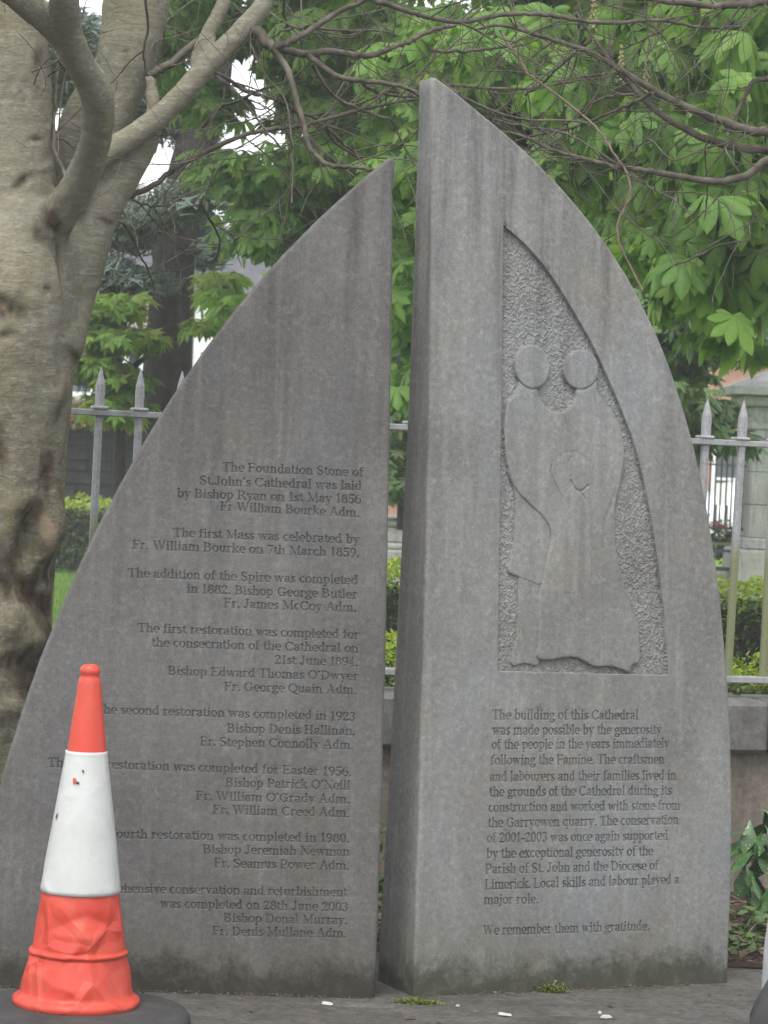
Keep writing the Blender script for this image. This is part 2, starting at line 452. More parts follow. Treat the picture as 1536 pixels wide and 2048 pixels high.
# ------------------------------------------------------------------ the serif lettering
TK, TN = 1.22, .66
_G = {
'T':(6.2,'v3.1 0 6.8;l.5 6.75 5.7 6.75 n;l.5 6.8 .5 5.4 n;l5.7 6.8 5.7 5.4 n;s3.1 0 1.3'),
'F':(5.7,'v1.4 0 6.8;l.4 6.75 5 6.75 n;l5 6.8 5 5.5 n;l1.4 3.6 3.8 3.6 n;l3.8 4.2 3.8 3 n;s1.4 0 1.2'),
'E':(6.1,'v1.4 0 6.8;l.4 6.75 5.2 6.75 n;l5.2 6.8 5.2 5.6 n;l1.4 3.6 3.9 3.6 n;l3.9 4.2 3.9 3 n;l.4 .2 5.4 .2 n;l5.4 .2 5.6 1.5 n'),
'L':(5.8,'v1.4 0 6.8;s1.4 6.75 1.1;l.4 .2 5.1 .2 n;l5.1 .2 5.4 1.7 n'),
'H':(7.2,'v1.5 0 6.8;v5.7 0 6.8;l1.5 3.6 5.7 3.6 n;s1.5 0 1.1;s1.5 6.75 1.1;s5.7 0 1.1;s5.7 6.75 1.1'),
'N':(7.2,'l1.4 0 1.4 6.8 n;l5.8 0 5.8 6.8 n;l1.4 6.6 5.8 .3 k;s1.3 0 1;s1 6.75 .9;s5.8 6.75 1'),
'M':(8.6,'l1.4 0 1.4 6.8 n;v7.1 0 6.8;l1.5 6.6 4.2 .5 k;l4.2 .5 7 6.6 n;s1.4 0 1;s7.1 0 1.1;s1 6.75 .8;s7.3 6.75 .9'),
'W':(9.6,'l1.2 6.7 3.1 .3 k;l3.1 .3 4.8 6.4 n;l4.6 6.7 6.5 .3 k;l6.5 .3 8.4 6.7 n;s1.2 6.75 1;s4.6 6.75 .9;s8.4 6.75 .9'),
'A':(7.0,'l1.2 .1 3.4 6.6 n;l3.4 6.7 5.7 .1 k;l2 2.3 4.8 2.3 n;s1.2 0 .9;s5.7 0 1.1'),
'B':(6.4,'v1.5 0 6.8;s1.2 0 .8;s1.2 6.75 .8;l1.5 6.65 3.2 6.65 n;l1.5 3.6 3.5 3.6 n;l1.5 .2 3.4 .2 n;a3.1 5.1 1.6 1.5 -90 90;a3.4 1.9 1.8 1.7 -90 90'),
'D':(7.0,'v1.5 0 6.8;s1.2 0 .8;s1.2 6.75 .8;l1.5 6.6 2.9 6.6 n;l1.5 .2 2.9 .2 n;a2.9 3.4 3.0 3.2 -90 90'),
'P':(6.0,'v1.5 0 6.8;s1.5 0 1.1;s1.2 6.75 .8;l1.5 6.65 3.2 6.65 n;l1.5 3.1 3.2 3.1 n;a3.2 4.9 1.9 1.75 -90 90'),
'R':(6.8,'v1.5 0 6.8;s1.5 0 1.1;s1.2 6.75 .8;l1.5 6.65 3.2 6.65 n;l1.5 3.4 3.2 3.4 n;a3.2 5 1.8 1.6 -90 90;l3.4 3.4 5.6 .2 k;s6 0 .6'),
'C':(6.7,'a3.6 3.4 2.7 3.3 45 315;l5.6 6.4 5.6 4.9 n'),
'G':(7.2,'a3.6 3.4 2.7 3.3 45 310;l5.7 6.4 5.7 4.9 n;v5.6 .6 2.9;s5.5 2.9 1.1'),
'O':(7.2,'a3.6 3.4 2.8 3.3 0 360'),
'Q':(7.2,'a3.6 3.4 2.8 3.3 0 360;l3.6 .2 6.2 -1.5 k'),
'J':(4.6,'v2.8 1.2 6.8;s2.8 6.75 1.1;a1.8 1.2 1.0 1.4 180 360'),
'S':(5.4,'a2.7 5.1 1.7 1.6 50 245;a2.6 1.8 1.8 1.7 -120 65;l4.2 6.6 4.2 5.2 n;l.9 1.8 .9 .1 n;l1.9 3.9 3.5 2.9 k'),
'a':(4.7,'a2.2 3.3 1.3 1.4 0 160;v3.4 .4 3.3;a2.1 1.3 1.3 1.2 60 330;l3.4 .5 4.4 .3 n'),
'b':(5.3,'v1.4 0 7;l.5 6.8 1.4 6.8 n;a2.8 2.4 1.7 2.3 -150 150'),
'c':(4.4,'a2.5 2.4 1.8 2.3 58 302'),
'd':(5.3,'v3.9 .1 7;l3 6.8 3.9 6.8 n;a2.5 2.4 1.7 2.3 30 330;l3.9 .2 4.9 .2 n'),
'e':(4.6,'a2.4 2.4 1.8 2.3 0 300;l.8 2.5 4.3 2.5 n'),
'f':(3.4,'v1.5 0 5.6;a2.7 5.6 1.2 1.4 60 180;l.4 4.6 3 4.6 n;s1.5 0 1.1'),
'g':(4.8,'a2.2 3.2 1.4 1.4 0 360;l3.2 4.3 4.6 4.6 n;a2.3 -.8 1.8 1.1 0 360;l1.4 1.8 1.2 .4 n'),
'h':(5.4,'v1.3 0 7;l.4 6.8 1.3 6.8 n;a2.7 3.1 1.4 1.5 0 150;v4.1 0 3.1;s1.3 0 1;s4.1 0 1'),
'i':(2.8,'v1.4 0 4.5;l.5 4.4 1.4 4.4 n;s1.4 0 1;v1.4 6.2 6.6'),
'j':(2.6,'v1.4 -1 4.5;l.5 4.4 1.4 4.4 n;a.6 -1 .8 .9 180 360;v1.4 6.2 6.6'),
'k':(5.2,'v1.3 0 7;l.4 6.8 1.3 6.8 n;l1.3 2 3.9 4.4 n;l2.2 2.8 4.3 .2 k;s1.3 0 1;s4.3 0 .9;s3.9 4.4 .8'),
'l':(2.8,'v1.4 0 7;l.5 6.8 1.4 6.8 n;s1.4 0 1'),
'm':(8.2,'v1.3 0 4.6;l.4 4.4 1.3 4.4 n;a2.7 3.1 1.4 1.5 0 150;v4.1 0 3.1;a5.5 3.1 1.4 1.5 0 150;v6.9 0 3.1;s1.3 0 .9;s4.1 0 .9;s6.9 0 .9'),
'n':(5.4,'v1.3 0 4.6;l.4 4.4 1.3 4.4 n;a2.7 3.1 1.4 1.5 0 150;v4.1 0 3.1;s1.3 0 1;s4.1 0 1'),
'o':(4.9,'a2.45 2.4 1.8 2.3 0 360'),
'p':(5.3,'v1.4 -2 4.6;l.5 4.4 1.4 4.4 n;a2.8 2.4 1.7 2.2 -150 150;s1.4 -2 1'),
'q':(5.3,'v3.9 -2 4.6;a2.5 2.4 1.7 2.2 30 330;s3.9 -2 1'),
'r':(4.0,'v1.3 0 4.6;l.4 4.4 1.3 4.4 n;a2.7 3.3 1.3 1.2 50 160;s1.3 0 1'),
's':(3.8,'a2.0 3.5 1.15 1.1 40 250;a1.9 1.2 1.25 1.1 -130 70;l1.4 2.7 2.5 2 k;l3 4.6 3 3.7 n;l.8 1.1 .8 .1 n'),
't':(3.2,'v1.4 1 5.8;l.4 4.5 2.9 4.5 n;a2.3 1.2 .9 1.1 180 320'),
'u':(5.4,'v1.3 1.4 4.6;l.4 4.4 1.3 4.4 n;a2.6 1.6 1.4 1.5 190 340;v4.0 .2 4.6;l3.1 4.4 4 4.4 n;l4 .2 4.9 .2 n'),
'v':(4.9,'l1 4.4 2.5 .3 k;l2.5 .3 3.9 4.4 n;s1 4.45 .9;s3.9 4.45 .8'),
'w':(7.2,'l1 4.4 2.3 .3 k;l2.3 .3 3.6 4.2 n;l3.5 4.4 4.8 .3 k;l4.8 .3 6.2 4.4 n;s1 4.45 .8;s3.5 4.45 .7;s6.2 4.45 .8'),
'x':(4.9,'l1 4.4 3.9 .2 k;l1.1 .2 3.8 4.4 n;s1 4.45 .8;s3.9 0 .9;s1.1 0 .8;s3.8 4.45 .8'),
'y':(4.9,'l1 4.4 2.6 .3 k;l3.9 4.4 2.1 -1.4 n;l2.1 -1.4 1.1 -1.8 n;s1 4.45 .9;s3.9 4.45 .8'),
'0':(5.0,'a2.5 3.4 1.7 3.3 0 360'),
'1':(4.2,'v2.2 0 6.8;l1 5.9 2.2 6.7 n;s2.2 0 1.2'),
'2':(5.0,'a2.4 5 1.5 1.6 -30 165;l3.6 4.3 .9 .4 n;l.8 .35 4.1 .35 k;l4.1 .4 4.4 1.5 n'),
'3':(4.8,'a2.2 5.2 1.3 1.4 -80 150;a2.1 1.9 1.7 1.9 -150 80'),
'4':(5.0,'v3.3 0 6.8;l.6 2 4.5 2 n;l.6 2 3.3 6.6 n;s3.3 0 .9'),
'5':(4.8,'l1.2 6.6 4.1 6.6 k;l1.2 6.6 1 3.9 n;a2.2 2.1 1.7 2.1 -150 125'),
'6':(5.0,'a2.5 2 1.7 2 0 360;a3.6 3 2.9 3.7 100 195'),
'7':(4.8,'l.8 6.5 4.2 6.5 k;l4.2 6.5 2 0 n'),
'8':(5.0,'a2.5 5.1 1.3 1.5 0 360;a2.5 1.8 1.7 1.8 0 360'),
'9':(5.0,'a2.5 4.8 1.7 2 0 360;a1.4 3.8 2.9 3.7 -80 15'),
'.':(2.2,'v1.1 .2 .6'),
"'":(2.2,'v1.1 5.5 6.6'),
'-':(3.4,'l.5 2.3 2.9 2.3 k'),
' ':(2.6,''),
}
def glyph_strokes(ch):
    adv, s = _G[ch]; res = []
    for cmd in filter(None, s.split(';')):
        k = cmd[0]; a = cmd[1:].split()
        if k == 'v':
            x, y0, y1 = map(float, a); res.append((x, y0, x, y1, TK, TK))
        elif k == 'l':
            w = TK if a[4] == 'k' else TN
            x0, y0, x1, y1 = map(float, a[:4]); res.append((x0, y0, x1, y1, w, w))
        elif k == 's':
            x, y = float(a[0]), float(a[1]); h = float(a[2])
            res.append((x - h, y + .1, x + h, y + .1, TN, TN))
        elif k == 'a':
            cx, cy, rx, ry, a0, a1 = map(float, a)
            n = max(4, int(abs(a1 - a0) / 22)); t = np.radians(np.linspace(a0, a1, n + 1))
            X = cx + rx * np.cos(t); Y = cy + ry * np.sin(t)
            w = TN + (TK * 1.05 - TN) * np.abs(np.cos(t)) ** 1.3
            for i in range(n): res.append((X[i], Y[i], X[i+1], Y[i+1], w[i], w[i+1]))
    return adv, res
_GS = {c: glyph_strokes(c) for c in _G}

def dec_lines(sc, ox, oy, L):
    return [(t, ox + a / sc, oy + b / sc, ox + c / sc, oy + d / sc) for t, a, b, c, d in L]
LINES_L = [dec_lines(2.477, 180, 900, [
  ("The Foundation Stone of",655,105,1355,133),("St.John's Cathedral was laid",543,172,1348,200),
  ("by Bishop Ryan on 1st May 1856",430,235,1345,267),("Fr William Bourke Adm.",645,300,1335,333)]),
 dec_lines(2.477, 180, 900, [("The first Mass was celebrated by",412,430,1335,465),("Fr. William Bourke on 7th March 1859.",210,490,1335,532)]),
 dec_lines(2.477, 180, 900, [("The addition of the Spire was completed",187,630,1328,668),("in 1882. Bishop George Butler",480,708,1325,738),("Fr. James McCoy Adm.",663,780,1320,803)]),
 dec_lines(2.477, 180, 900, [("The first restoration was completed for",235,903,1335,937),("the consecration of the Cathedral on",305,975,1330,1005),
  ("21st June 1894.",915,1060,1328,1073),("Bishop Edward Thomas O'Dwyer",385,1115,1330,1143),("Fr. George Quain Adm.",665,1193,1322,1211)]),
 dec_lines(2.133, 80, 1380, [("The second restoration was completed in 1923",235,100,1347,133),("Bishop Denis Hallinan.",797,182,1345,194),("Fr. Stephen Connolly Adm.",683,238,1338,254)]),
 dec_lines(2.133, 80, 1380, [("The third restoration was completed for Easter 1956.",33,328,1330,369),("Bishop Patrick O'Neill",790,413,1325,426),
  ("Fr. William O'Grady Adm.",665,470,1322,485),("Fr. William Creed Adm.",737,529,1320,543)]),
 dec_lines(2.133, 80, 1380, [("The fourth restoration was completed in 1980.",195,630,1320,652),("Bishop Jeremiah Newman",695,698,1322,709),("Fr. Seamus Power Adm.",742,757,1320,768)]),
 dec_lines(2.133, 80, 1380, [("Comprehensive conservation and refurbishment",165,862,1312,882),("was completed on 28th June 2003",512,929,1315,945),
  ("Bishop Donal Murray.",783,991,1312,1001),("Fr. Denis Mullane Adm.",735,1047,1308,1057)])]
LINES_R = [dec_lines(3.339, 940, 1390, [
  ("The building of this Cathedral",148,165,1128,165),("was made possible by the generosity",150,266,1282,262),
  ("of the people in the years immediately",145,363,1335,353),("following the Famine. The craftsmen",140,468,1300,460),
  ("and labourers and their families lived in",132,577,1378,568),("the grounds of the Cathedral during its",130,679,1350,668),
  ("construction and worked with stone from",125,782,1405,768),("the Garryowen quarry. The conservation",122,886,1395,864),
  ("of 2001-2003 was once again supported",113,987,1325,968),("by the exceptional generosity of the",110,1091,1225,1072),
  ("Parish of St. John and the Diocese of",103,1195,1260,1168),("Limerick. Local skills and labour played a",100,1299,1400,1262),
  ("major role.",93,1399,460,1393)]),
 dec_lines(3.339, 940, 1390, [("We remember them with gratitude.",88,1605,1200,1573)])]

# ------------------------------------------------------------------ carved slabs
class Slab:
    def __init__(s, px0, theta, lean, T0, bevel):
        s.P0 = ground(*px0); s.th = theta; s.lean = lean; s.T0 = T0; s.r = bevel
        s.d = np.array([math.cos(theta), math.sin(theta), 0])
        s.n = np.array([-math.sin(theta), math.cos(theta), 0])     # inward
    def uv(s, x, y):               # pixel -> (u, z) on the leaning face plane
        d = ray(x, y)
        N = s.n - s.lean * np.array([0, 0, 1.0])
        t = np.dot(s.P0 - CAM, N) / np.dot(d, N)
        q = CAM + d * t - s.P0
        return np.array([np.dot(q, s.d), q[2]])
SL = Slab((750, 1998), R(4), .02, .20, .011)
SR = Slab((828, 1994), R(24.7), .063, .255, .010)

RES = .001
def new_raster(u0, u1, v0, v1):
    W = int((u1 - u0) / RES) + 1; H = int((v1 - v0) / RES) + 1
    return np.zeros((H, W), dtype=np.float32)
def stamp_line(D, u0, v0, slab, line, cap_px, gidx, ID):
    txt, xl, yl, xr, yr = line
    A = slab.uv(xl, yl); B = slab.uv(xr, yr)
    C = slab.uv((xl + xr) / 2, (yl + yr) / 2 - cap_px); Md = slab.uv((xl + xr) / 2, (yl + yr) / 2)
    tot = sum(_GS[c][0] for c in txt)
    ex = (B - A) / tot
    ey = (C - Md) / 6.8
    upm = np.linalg.norm(ex) / RES                        # raster px per x unit
    sx = (np.linalg.norm(ex) + np.linalg.norm(ey)) / 2 / RES
    pen = 0.0
    r = random.Random(hash(txt) % 1000 if False else len(txt) * 31 + ord(txt[0]))
    for ch in txt:
        adv, ss = _GS[ch]
        for (x0, y0, x1, y1, w0, w1) in ss:
            a = (A + ex * (pen + x0) + ey * y0 - (u0, v0)) / RES
            b = (A + ex * (pen + x1) + ey * y1 - (u0, v0)) / RES
            wa, wb = w0 * sx * .5, w1 * sx * .5
            mw = max(wa, wb) + 3
            i0 = int(min(a[0], b[0]) - mw); i1 = int(max(a[0], b[0]) + mw) + 2
            j0 = int(min(a[1], b[1]) - mw); j1 = int(max(a[1], b[1]) + mw) + 2
            if i0 < 0 or j0 < 0 or j1 > D.shape[0] or i1 > D.shape[1]: continue
            X, Y = np.meshgrid(np.arange(i0, i1), np.arange(j0, j1))
            d = b - a; L2 = max(1e-6, d @ d)
            t = np.clip(((X - a[0]) * d[0] + (Y - a[1]) * d[1]) / L2, 0, 1)
            dist = np.hypot(X - a[0] - t * d[0], Y - a[1] - t * d[1])
            dep = (wa + (wb - wa) * t) - dist + .6         # >0 inside
            sub = D[j0:j1, i0:i1]
            m_ = dep > sub
            sub[m_] = dep[m_]
            ID[j0:j1, i0:i1][m_ & (dep > .4)] = gidx
        pen += adv
def poly_mask(shape, P):           # even-odd fill, P in raster coords
    H, W = shape
    P = np.asarray(P); out = np.zeros(shape, dtype=bool)
    x0, y0 = P[:, 0], P[:, 1]; x1, y1 = np.roll(x0, -1), np.roll(y0, -1)
    for j in range(max(0, int(y0.min())), min(H, int(y0.max()) + 2)):
        c = ((y0 <= j) & (y1 > j)) | ((y1 <= j) & (y0 > j))
        if not c.any(): continue
        xs = np.sort(x0[c] + (j - y0[c]) / (y1[c] - y0[c]) * (x1[c] - x0[c]))
        for a, b in zip(xs[::2], xs[1::2]):
            out[j, max(0, int(math.ceil(a))):max(0, int(b) + 1)] = True
    return out
def blur(A, r, it=2):
    A = A.astype(np.float32)
    for _ in range(it):
        for ax in (0, 1):
            pad = [(0, 0), (0, 0)]; pad[ax] = (r + 1, r)
            c = np.cumsum(np.pad(A, pad, mode='edge'), axis=ax)
            n_ = A.shape[ax]
            hi = np.take(c, np.arange(2 * r + 1, 2 * r + 1 + n_), axis=ax); lo = np.take(c, np.arange(0, n_), axis=ax)
            A = (hi - lo) / (2 * r + 1)
    return A
def smooth_closed(P, n=5):
    P = np.asarray(P, dtype=float); N = len(P); o = []
    for i in range(N):
        a, b, c, d = P[i-1], P[i], P[(i+1) % N], P[(i+2) % N]
        for k in range(n):
            t = k / n
            o.append(.5 * ((2*b) + (-a+c)*t + (2*a-5*b+4*c-d)*t*t + (-a+3*b-3*c+d)*t**3))
    return np.array(o)

def build_slab(slab, left_px, right_px, mat, root, lines, cap_px, relief=None, G=.0016, BL=16, deg=(4, 1)):
    lu = np.array([slab.uv(*p) for p in left_px]); ru = np.array([slab.uv(*p) for p in right_px])
    pl = np.polynomial.Polynomial.fit(lu[:, 1], lu[:, 0], deg[0]); pr = np.polynomial.Polynomial.fit(ru[:, 1], ru[:, 0], deg[1])
    dpl, dpr = pl.deriv(), pr.deriv(); r = slab.r
    vtop = min(lu[:, 1].max(), ru[:, 1].max())
    fl = lambda v: pl(v) + r * np.sqrt(1 + dpl(v) ** 2)
    fr = lambda v: pr(v) - r * np.sqrt(1 + dpr(v) ** 2) * (1 - .55 * np.clip((v - (vtop - .07)) / .07, 0, 1))
    vt = vtop - .25
    while fr(vt) - fl(vt) > .004 and vt < vtop + .05: vt += .0005
    nb = int(math.ceil((vt + .05) / (G * BL)))
    vb = vt - nb * G * BL
    H = nb * BL                                        # fine rows
    vv = vb + np.arange(H + 1) * G
    umin = min(fl(vv).min(), fr(vv).min()); umax = max(fl(vv).max(), fr(vv).max())
    # straight chords between block rows keep coarse and fine blocks watertight
    kb = np.arange(nb + 1); vB = vb + kb * BL * G
    L = np.interp(vv, vB, fl(vB)); Rr = np.interp(vv, vB, fr(vB))
    NC = int(math.ceil((Rr - L).max() / G / BL)) * BL
    U = L[:, None] + (Rr - L)[:, None] * np.linspace(0, 1, NC + 1)[None, :]
    Vg = np.repeat(vv[:, None], NC + 1, 1)
    # raster
    u0, v0 = umin - .01, vb
    D = np.full(new_raster(u0, umax + .01, v0, vtop + .1).shape, -9.0, dtype=np.float32)
    ID = np.zeros(D.shape, dtype=np.int16)
    for gi, grp in enumerate(lines):
        for ln in grp: stamp_line(D, u0, v0, slab, ln, cap_px, gi + 1, ID)
    dep = np.clip(D, 0, None)
    letter = np.clip(D / 1.2, 0, 1)
    Hh = -np.minimum(dep * .0016, .0048)
    chis = np.zeros_like(Hh)
    names = {gi + 1: 'inscription' for gi in range(len(lines))}
    if relief:
        toR = lambda P: (np.array([slab.uv(*p) for p in P]) - (u0, v0)) / RES
        Hh, chis, ID, names = relief(Hh, chis, ID, names, toR, D.shape)
    # sample raster at grid
    ci = np.clip(((U - u0) / RES).round().astype(int), 0, D.shape[1] - 1); cj = np.clip(((Vg - v0) / RES).round().astype(int), 0, D.shape[0] - 1)
    Hg = Hh[cj, ci]; LT = letter[cj, ci]; CH = chis[cj, ci]
    Uc = .25 * (U[:-1, :-1] + U[1:, :-1] + U[:-1, 1:] + U[1:, 1:]); Vc = .25 * (Vg[:-1, :-1] + Vg[1:, :-1] + Vg[:-1, 1:] + Vg[1:, 1:])
    IDc = ID[np.clip(((Vc - v0) / RES).round().astype(int), 0, D.shape[0]-1), np.clip(((Uc - u0) / RES).round().astype(int), 0, D.shape[1]-1)]
    act = (np.abs(Hg) > 1e-5)
    cellact = act[:-1, :-1] | act[1:, :-1] | act[:-1, 1:] | act[1:, 1:] | (IDc > 0)
    ba = cellact.reshape(nb, BL, NC // BL, BL).any(axis=(1, 3))
    W1 = NC + 1
    idx = lambda j, i: j * W1 + i
    fine = np.repeat(np.repeat(ba, BL, 0), BL, 1)
    jj, ii = np.nonzero(fine)
    ff = np.stack([idx(jj, ii), idx(jj, ii + 1), idx(jj + 1, ii + 1), idx(jj + 1, ii)], -1)
    ids = IDc[jj, ii]
    bj, bi = np.nonzero(~ba)
    cf = np.stack([idx(bj*BL, bi*BL), idx(bj*BL, (bi+1)*BL), idx((bj+1)*BL, (bi+1)*BL), idx((bj+1)*BL, bi*BL)], -1)
    P3 = np.stack([U.ravel(), (slab.lean * Vg - Hg).ravel(), Vg.ravel()], -1)
    LTf, CHf = LT.ravel(), CH.ravel()
    def emit(name, F, extraV=None, extraF=None):
        used, inv = np.unique(F, return_inverse=True)
        F2 = inv.reshape(F.shape); V = P3[used]; a = LTf[used]; c = CHf[used]
        if extraV is not None:
            F2 = np.vstack([F2, extraF + len(V)]); V = np.vstack([V, extraV])
            a = np.concatenate([a, np.zeros(len(extraV))]); c = np.concatenate([c, np.zeros(len(extraV))])
        return part(name, V, F2, mat, root, True, {'letter': a, 'chisel': c}, local=True)
    # rim: bevel, sides, back
    loop = [(fl(v), v) for v in vB] + [(fr(v), v) for v in vB[::-1]]
    loop = np.array(loop); n = len(loop)
    e = np.roll(loop, -1, 0) - loop; e /= np.linalg.norm(e, axis=1)[:, None] + 1e-9
    nrm = np.stack([-e[:, 1], e[:, 0]], -1)             # outward for clockwise loop (left up, right down)
    nv = nrm + np.roll(nrm, 1, 0); nv /= np.linalg.norm(nv, axis=1)[:, None] + 1e-9
    top_i = nb; nv[0] = (-1, 0); nv[-1] = (1, 0)
    rings = []
    A = np.linspace(0, math.pi / 2, 6)
    for a in A: rings.append((r * math.sin(a), r * (1 - math.cos(a)), False))
    for a in A[::-1]: rings.append((r * math.sin(a), -r * (1 - math.cos(a)), True))
    rv = []
    chip = np.array([.0016 * mnoise.noise(Vector((p[0] * 22, p[1] * 22, 5))) + .001 * mnoise.noise(Vector((p[0] * 60, p[1] * 60, 9))) for p in loop])
    for k, (o_, d_, back) in enumerate(rings):
        p = loop + nv * (o_ + (chip[:, None] if 0 < k < len(rings) - 1 else 0))
        y = (slab.T0 + d_) * np.ones(n) if back else slab.lean * p[:, 1] + d_
        rv.append(np.stack([p[:, 0], y, p[:, 1]], -1))
    rv = np.concatenate(rv)
    k = np.arange(len(rings) - 1)[:, None] * n; j = np.arange(n)[None, :]; j2 = (j + 1) % n
    rf = np.stack([k + j, k + n + j, k + n + j2, k + j2], -1).reshape(-1, 4)
    bk = (len(rings) - 1) * n
    bf = np.array([[bk + q, bk + q + 1, bk + n - 2 - q, bk + n - 1 - q] for q in range(nb)])[:, ::-1]
    F0 = np.vstack([cf, ff[ids == 0]])
    body = emit('slab_body', F0, rv, np.vstack([rf, bf]))
    for g, nm in names.items():
        sel = ff[ids == g]
        if len(sel): emit(nm, sel)
    return body

left_curve = [(775,317),(710,372),(645,432),(575,497),(520,557),(470,622),(437,665),(393,723),(366,762),(328,819),(301,868),(260,930),(219,1010),(191,1064),(161,1123),(137,1176),(106,1245),(84,1308),(47,1415),(22,1500),(2,1570),(-30,1690),(-52,1800),(-68,1900),(-76,1985)]
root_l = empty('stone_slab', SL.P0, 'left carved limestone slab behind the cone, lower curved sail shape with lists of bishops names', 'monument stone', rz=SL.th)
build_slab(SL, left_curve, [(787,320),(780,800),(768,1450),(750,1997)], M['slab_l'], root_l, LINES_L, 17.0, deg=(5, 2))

def relief(Hh, chis, ID, names, toR, shape):
    Z = lambda pts: [(960 + a / 2.133, 440 + b / 2.133) for a, b in pts]
    left_edge = [(1003, 800), (998, 1150), (996, 1342)]
    panel = [(1007,450)] + Z([(200,110),(300,230),(400,390),(480,530),(540,660),(600,800),(660,960),(700,1120),(735,1300),(765,1500),(790,1720),(803,1938)]) + [(1330,1350),(1100,1346),(996,1342),(998,1150),(1003,800)]
    c = catmull(np.array(panel[:13]), 6)
    PP = np.vstack([c, np.array(panel[13:])])
    pm = poly_mask(shape, toR(PP))
    jj, ii = np.nonzero(pm); j0, j1, i0, i1 = jj.min() - 12, jj.max() + 12, ii.min() - 12, ii.max() + 12
    win = (slice(j0, j1), slice(i0, i1)); pm = pm[win]; sh = pm.shape
    def mask(P, sm=5):
        Q = toR(smooth_closed(P, sm) if sm else P) - (i0, j0)
        return poly_mask(sh, Q)
    def ell(cx, cy, rx, ry, rot):
        t = np.linspace(0, 2 * math.pi, 40, endpoint=False)
        return [(cx + rx*math.cos(a)*math.cos(rot) - ry*math.sin(a)*math.sin(rot), cy + rx*math.cos(a)*math.sin(rot) + ry*math.sin(a)*math.cos(rot)) for a in t]
    leg = mask(Z([(172,1530),(168,1700),(158,1800),(138,1895),(200,1893),(256,1898),(256,1800),(256,1600),(272,1545),(220,1530)]), 4)
    jacket = mask(Z([(120,1060),(152,1160),(155,1260),(148,1400),(124,1494),(168,1522),(212,1540),(268,1552),(290,1440),(306,1340),(280,1240),(200,1120)]), 4)
    body = mask(Z([(176,664),(165,715),(145,750),(122,772),(112,820),(107,900),(112,1000),(125,1070),(150,1140),(200,1200),(250,1245),(288,1290),(304,1330),(303,1370),(285,1460),(268,1550),(254,1600),(250,1700),(250,1800),(246,1868),(300,1878),(350,1870),(400,1866),(445,1882),(490,1906),(560,1906),(610,1920),(643,1932),(652,1898),(684,1880),(680,1740),(655,1670),(630,1600),(603,1500),(585,1400),(578,1300),(582,1200),(600,1130),(613,1060),(618,980),(605,900),(575,830),(545,785),(508,740),(502,705),(492,668),(450,700),(415,722),(408,760),(385,800),(345,820),(290,800),(258,760),(246,722),(210,700)]), 4)
    h1 = mask(ell(960 + 224/2.133, 440 + 626/2.133, 74/2.133, 94/2.133, -.12), 0)
    h2 = mask(ell(960 + 432/2.133, 440 + 638/2.133, 75/2.133, 84/2.133, .12), 0)
    baby = mask(ell(960 + 420/2.133, 440 + 1078/2.133, 50/2.133, 76/2.133, -.1), 0)
    swad = mask(Z([(305,1050),(308,1110),(330,1150),(350,1186),(345,1195),(400,1190),(450,1170),(425,1160),(385,1110),(375,1040),(400,1000),(360,990),(320,1010)]), 4)
    r2 = np.random.default_rng(3)
    # pecked ground: thousands of short chisel strokes
    rough = np.zeros(sh, np.float32); ch = np.zeros(sh, np.float32)
    n = int(pm.sum() / 36)
    yy, xx = np.nonzero(pm); pick = r2.integers(0, len(yy), n)
    base_ang = R(62)
    for k in range(n):
        cy, cx = yy[pick[k]], xx[pick[k]]
        a = (base_ang if r2.random() < .5 else -base_ang * .8 + math.pi) + r2.normal() * .55
        Ln = r2.uniform(3.5, 7.5); w = r2.uniform(.9, 1.5)
        q = 13
        ya, yb, xa, xb = max(0, cy-q), min(sh[0], cy+q), max(0, cx-q), min(sh[1], cx+q)
        X, Y = np.meshgrid(np.arange(xa, xb) - cx, np.arange(ya, yb) - cy)
        s_ = X*math.cos(a) + Y*math.sin(a); t_ = -X*math.sin(a) + Y*math.cos(a)
        g = np.exp(-(t_/w)**2 - (s_/Ln)**4)
        rough[ya:yb, xa:xb] = rough[ya:yb, xa:xb] * (1 - g) + g * r2.uniform(.5, 1.5)
        ch[ya:yb, xa:xb] = np.maximum(ch[ya:yb, xa:xb] * (1 - .75 * g), 0) + .75 * g * (r2.random() ** 1.6)
    depth = .017
    smooth_edge = lambda mk, r_: np.clip(blur(mk, r_, 2) * 2 - 1, 0, 1)
    H = np.where(pm, -depth + rough * .0028, 0)
    ids = np.where(pm, 101, 0).astype(np.int16)
    ch = np.where(pm, ch, 0)
    def layer(mk, h, rr, id_):
        nonlocal H, ids, ch
        rr = max(2, rr)
        e = smooth_edge(mk, rr) ** .5
        hh = -depth + (depth + h) * (.72 + .28 * e)
        mk = mk & pm
        H = np.where(mk, np.maximum(hh, -depth + .003), H); ids = np.where(mk, id_, ids); ch = np.where(mk, 0, ch)
    layer(leg, -.0080, 3, 105); layer(jacket, -.0060, 3, 104); 
    layer(body, -.0008, 4, 103)
    # heads proud of the shoulders
    for hd, id_ in ((h1, 102), (h2, 106)):
        e = smooth_edge(hd, 3) ** .5
        H = np.where(hd & pm, .0005 + (-.004) * (1 - e), H); ids = np.where(hd & pm, id_, ids); ch = np.where(hd, 0, ch)
        ring = np.clip(blur(hd, 5, 2) * 1.6, 0, 1) * (~hd) * body
        H = H - ring * .0055
    # baby: dish around a rounded head, and long shallow arm grooves
    for mk, d_ in ((swad, .0006),):
        e = smooth_edge(mk, 6); H = np.where(mk & body, H - d_ * (1 - e) ** 2, H)
    e = smooth_edge(baby, 8); gr = np.clip(blur(baby, 4, 2), 0, 1) * (~baby) * body
    wgt = np.linspace(1, 0, sh[0])[:, None]
    H = np.where(baby, H + .0005 * e - .0008 * (1 - e) ** 3, H) - gr * .0006
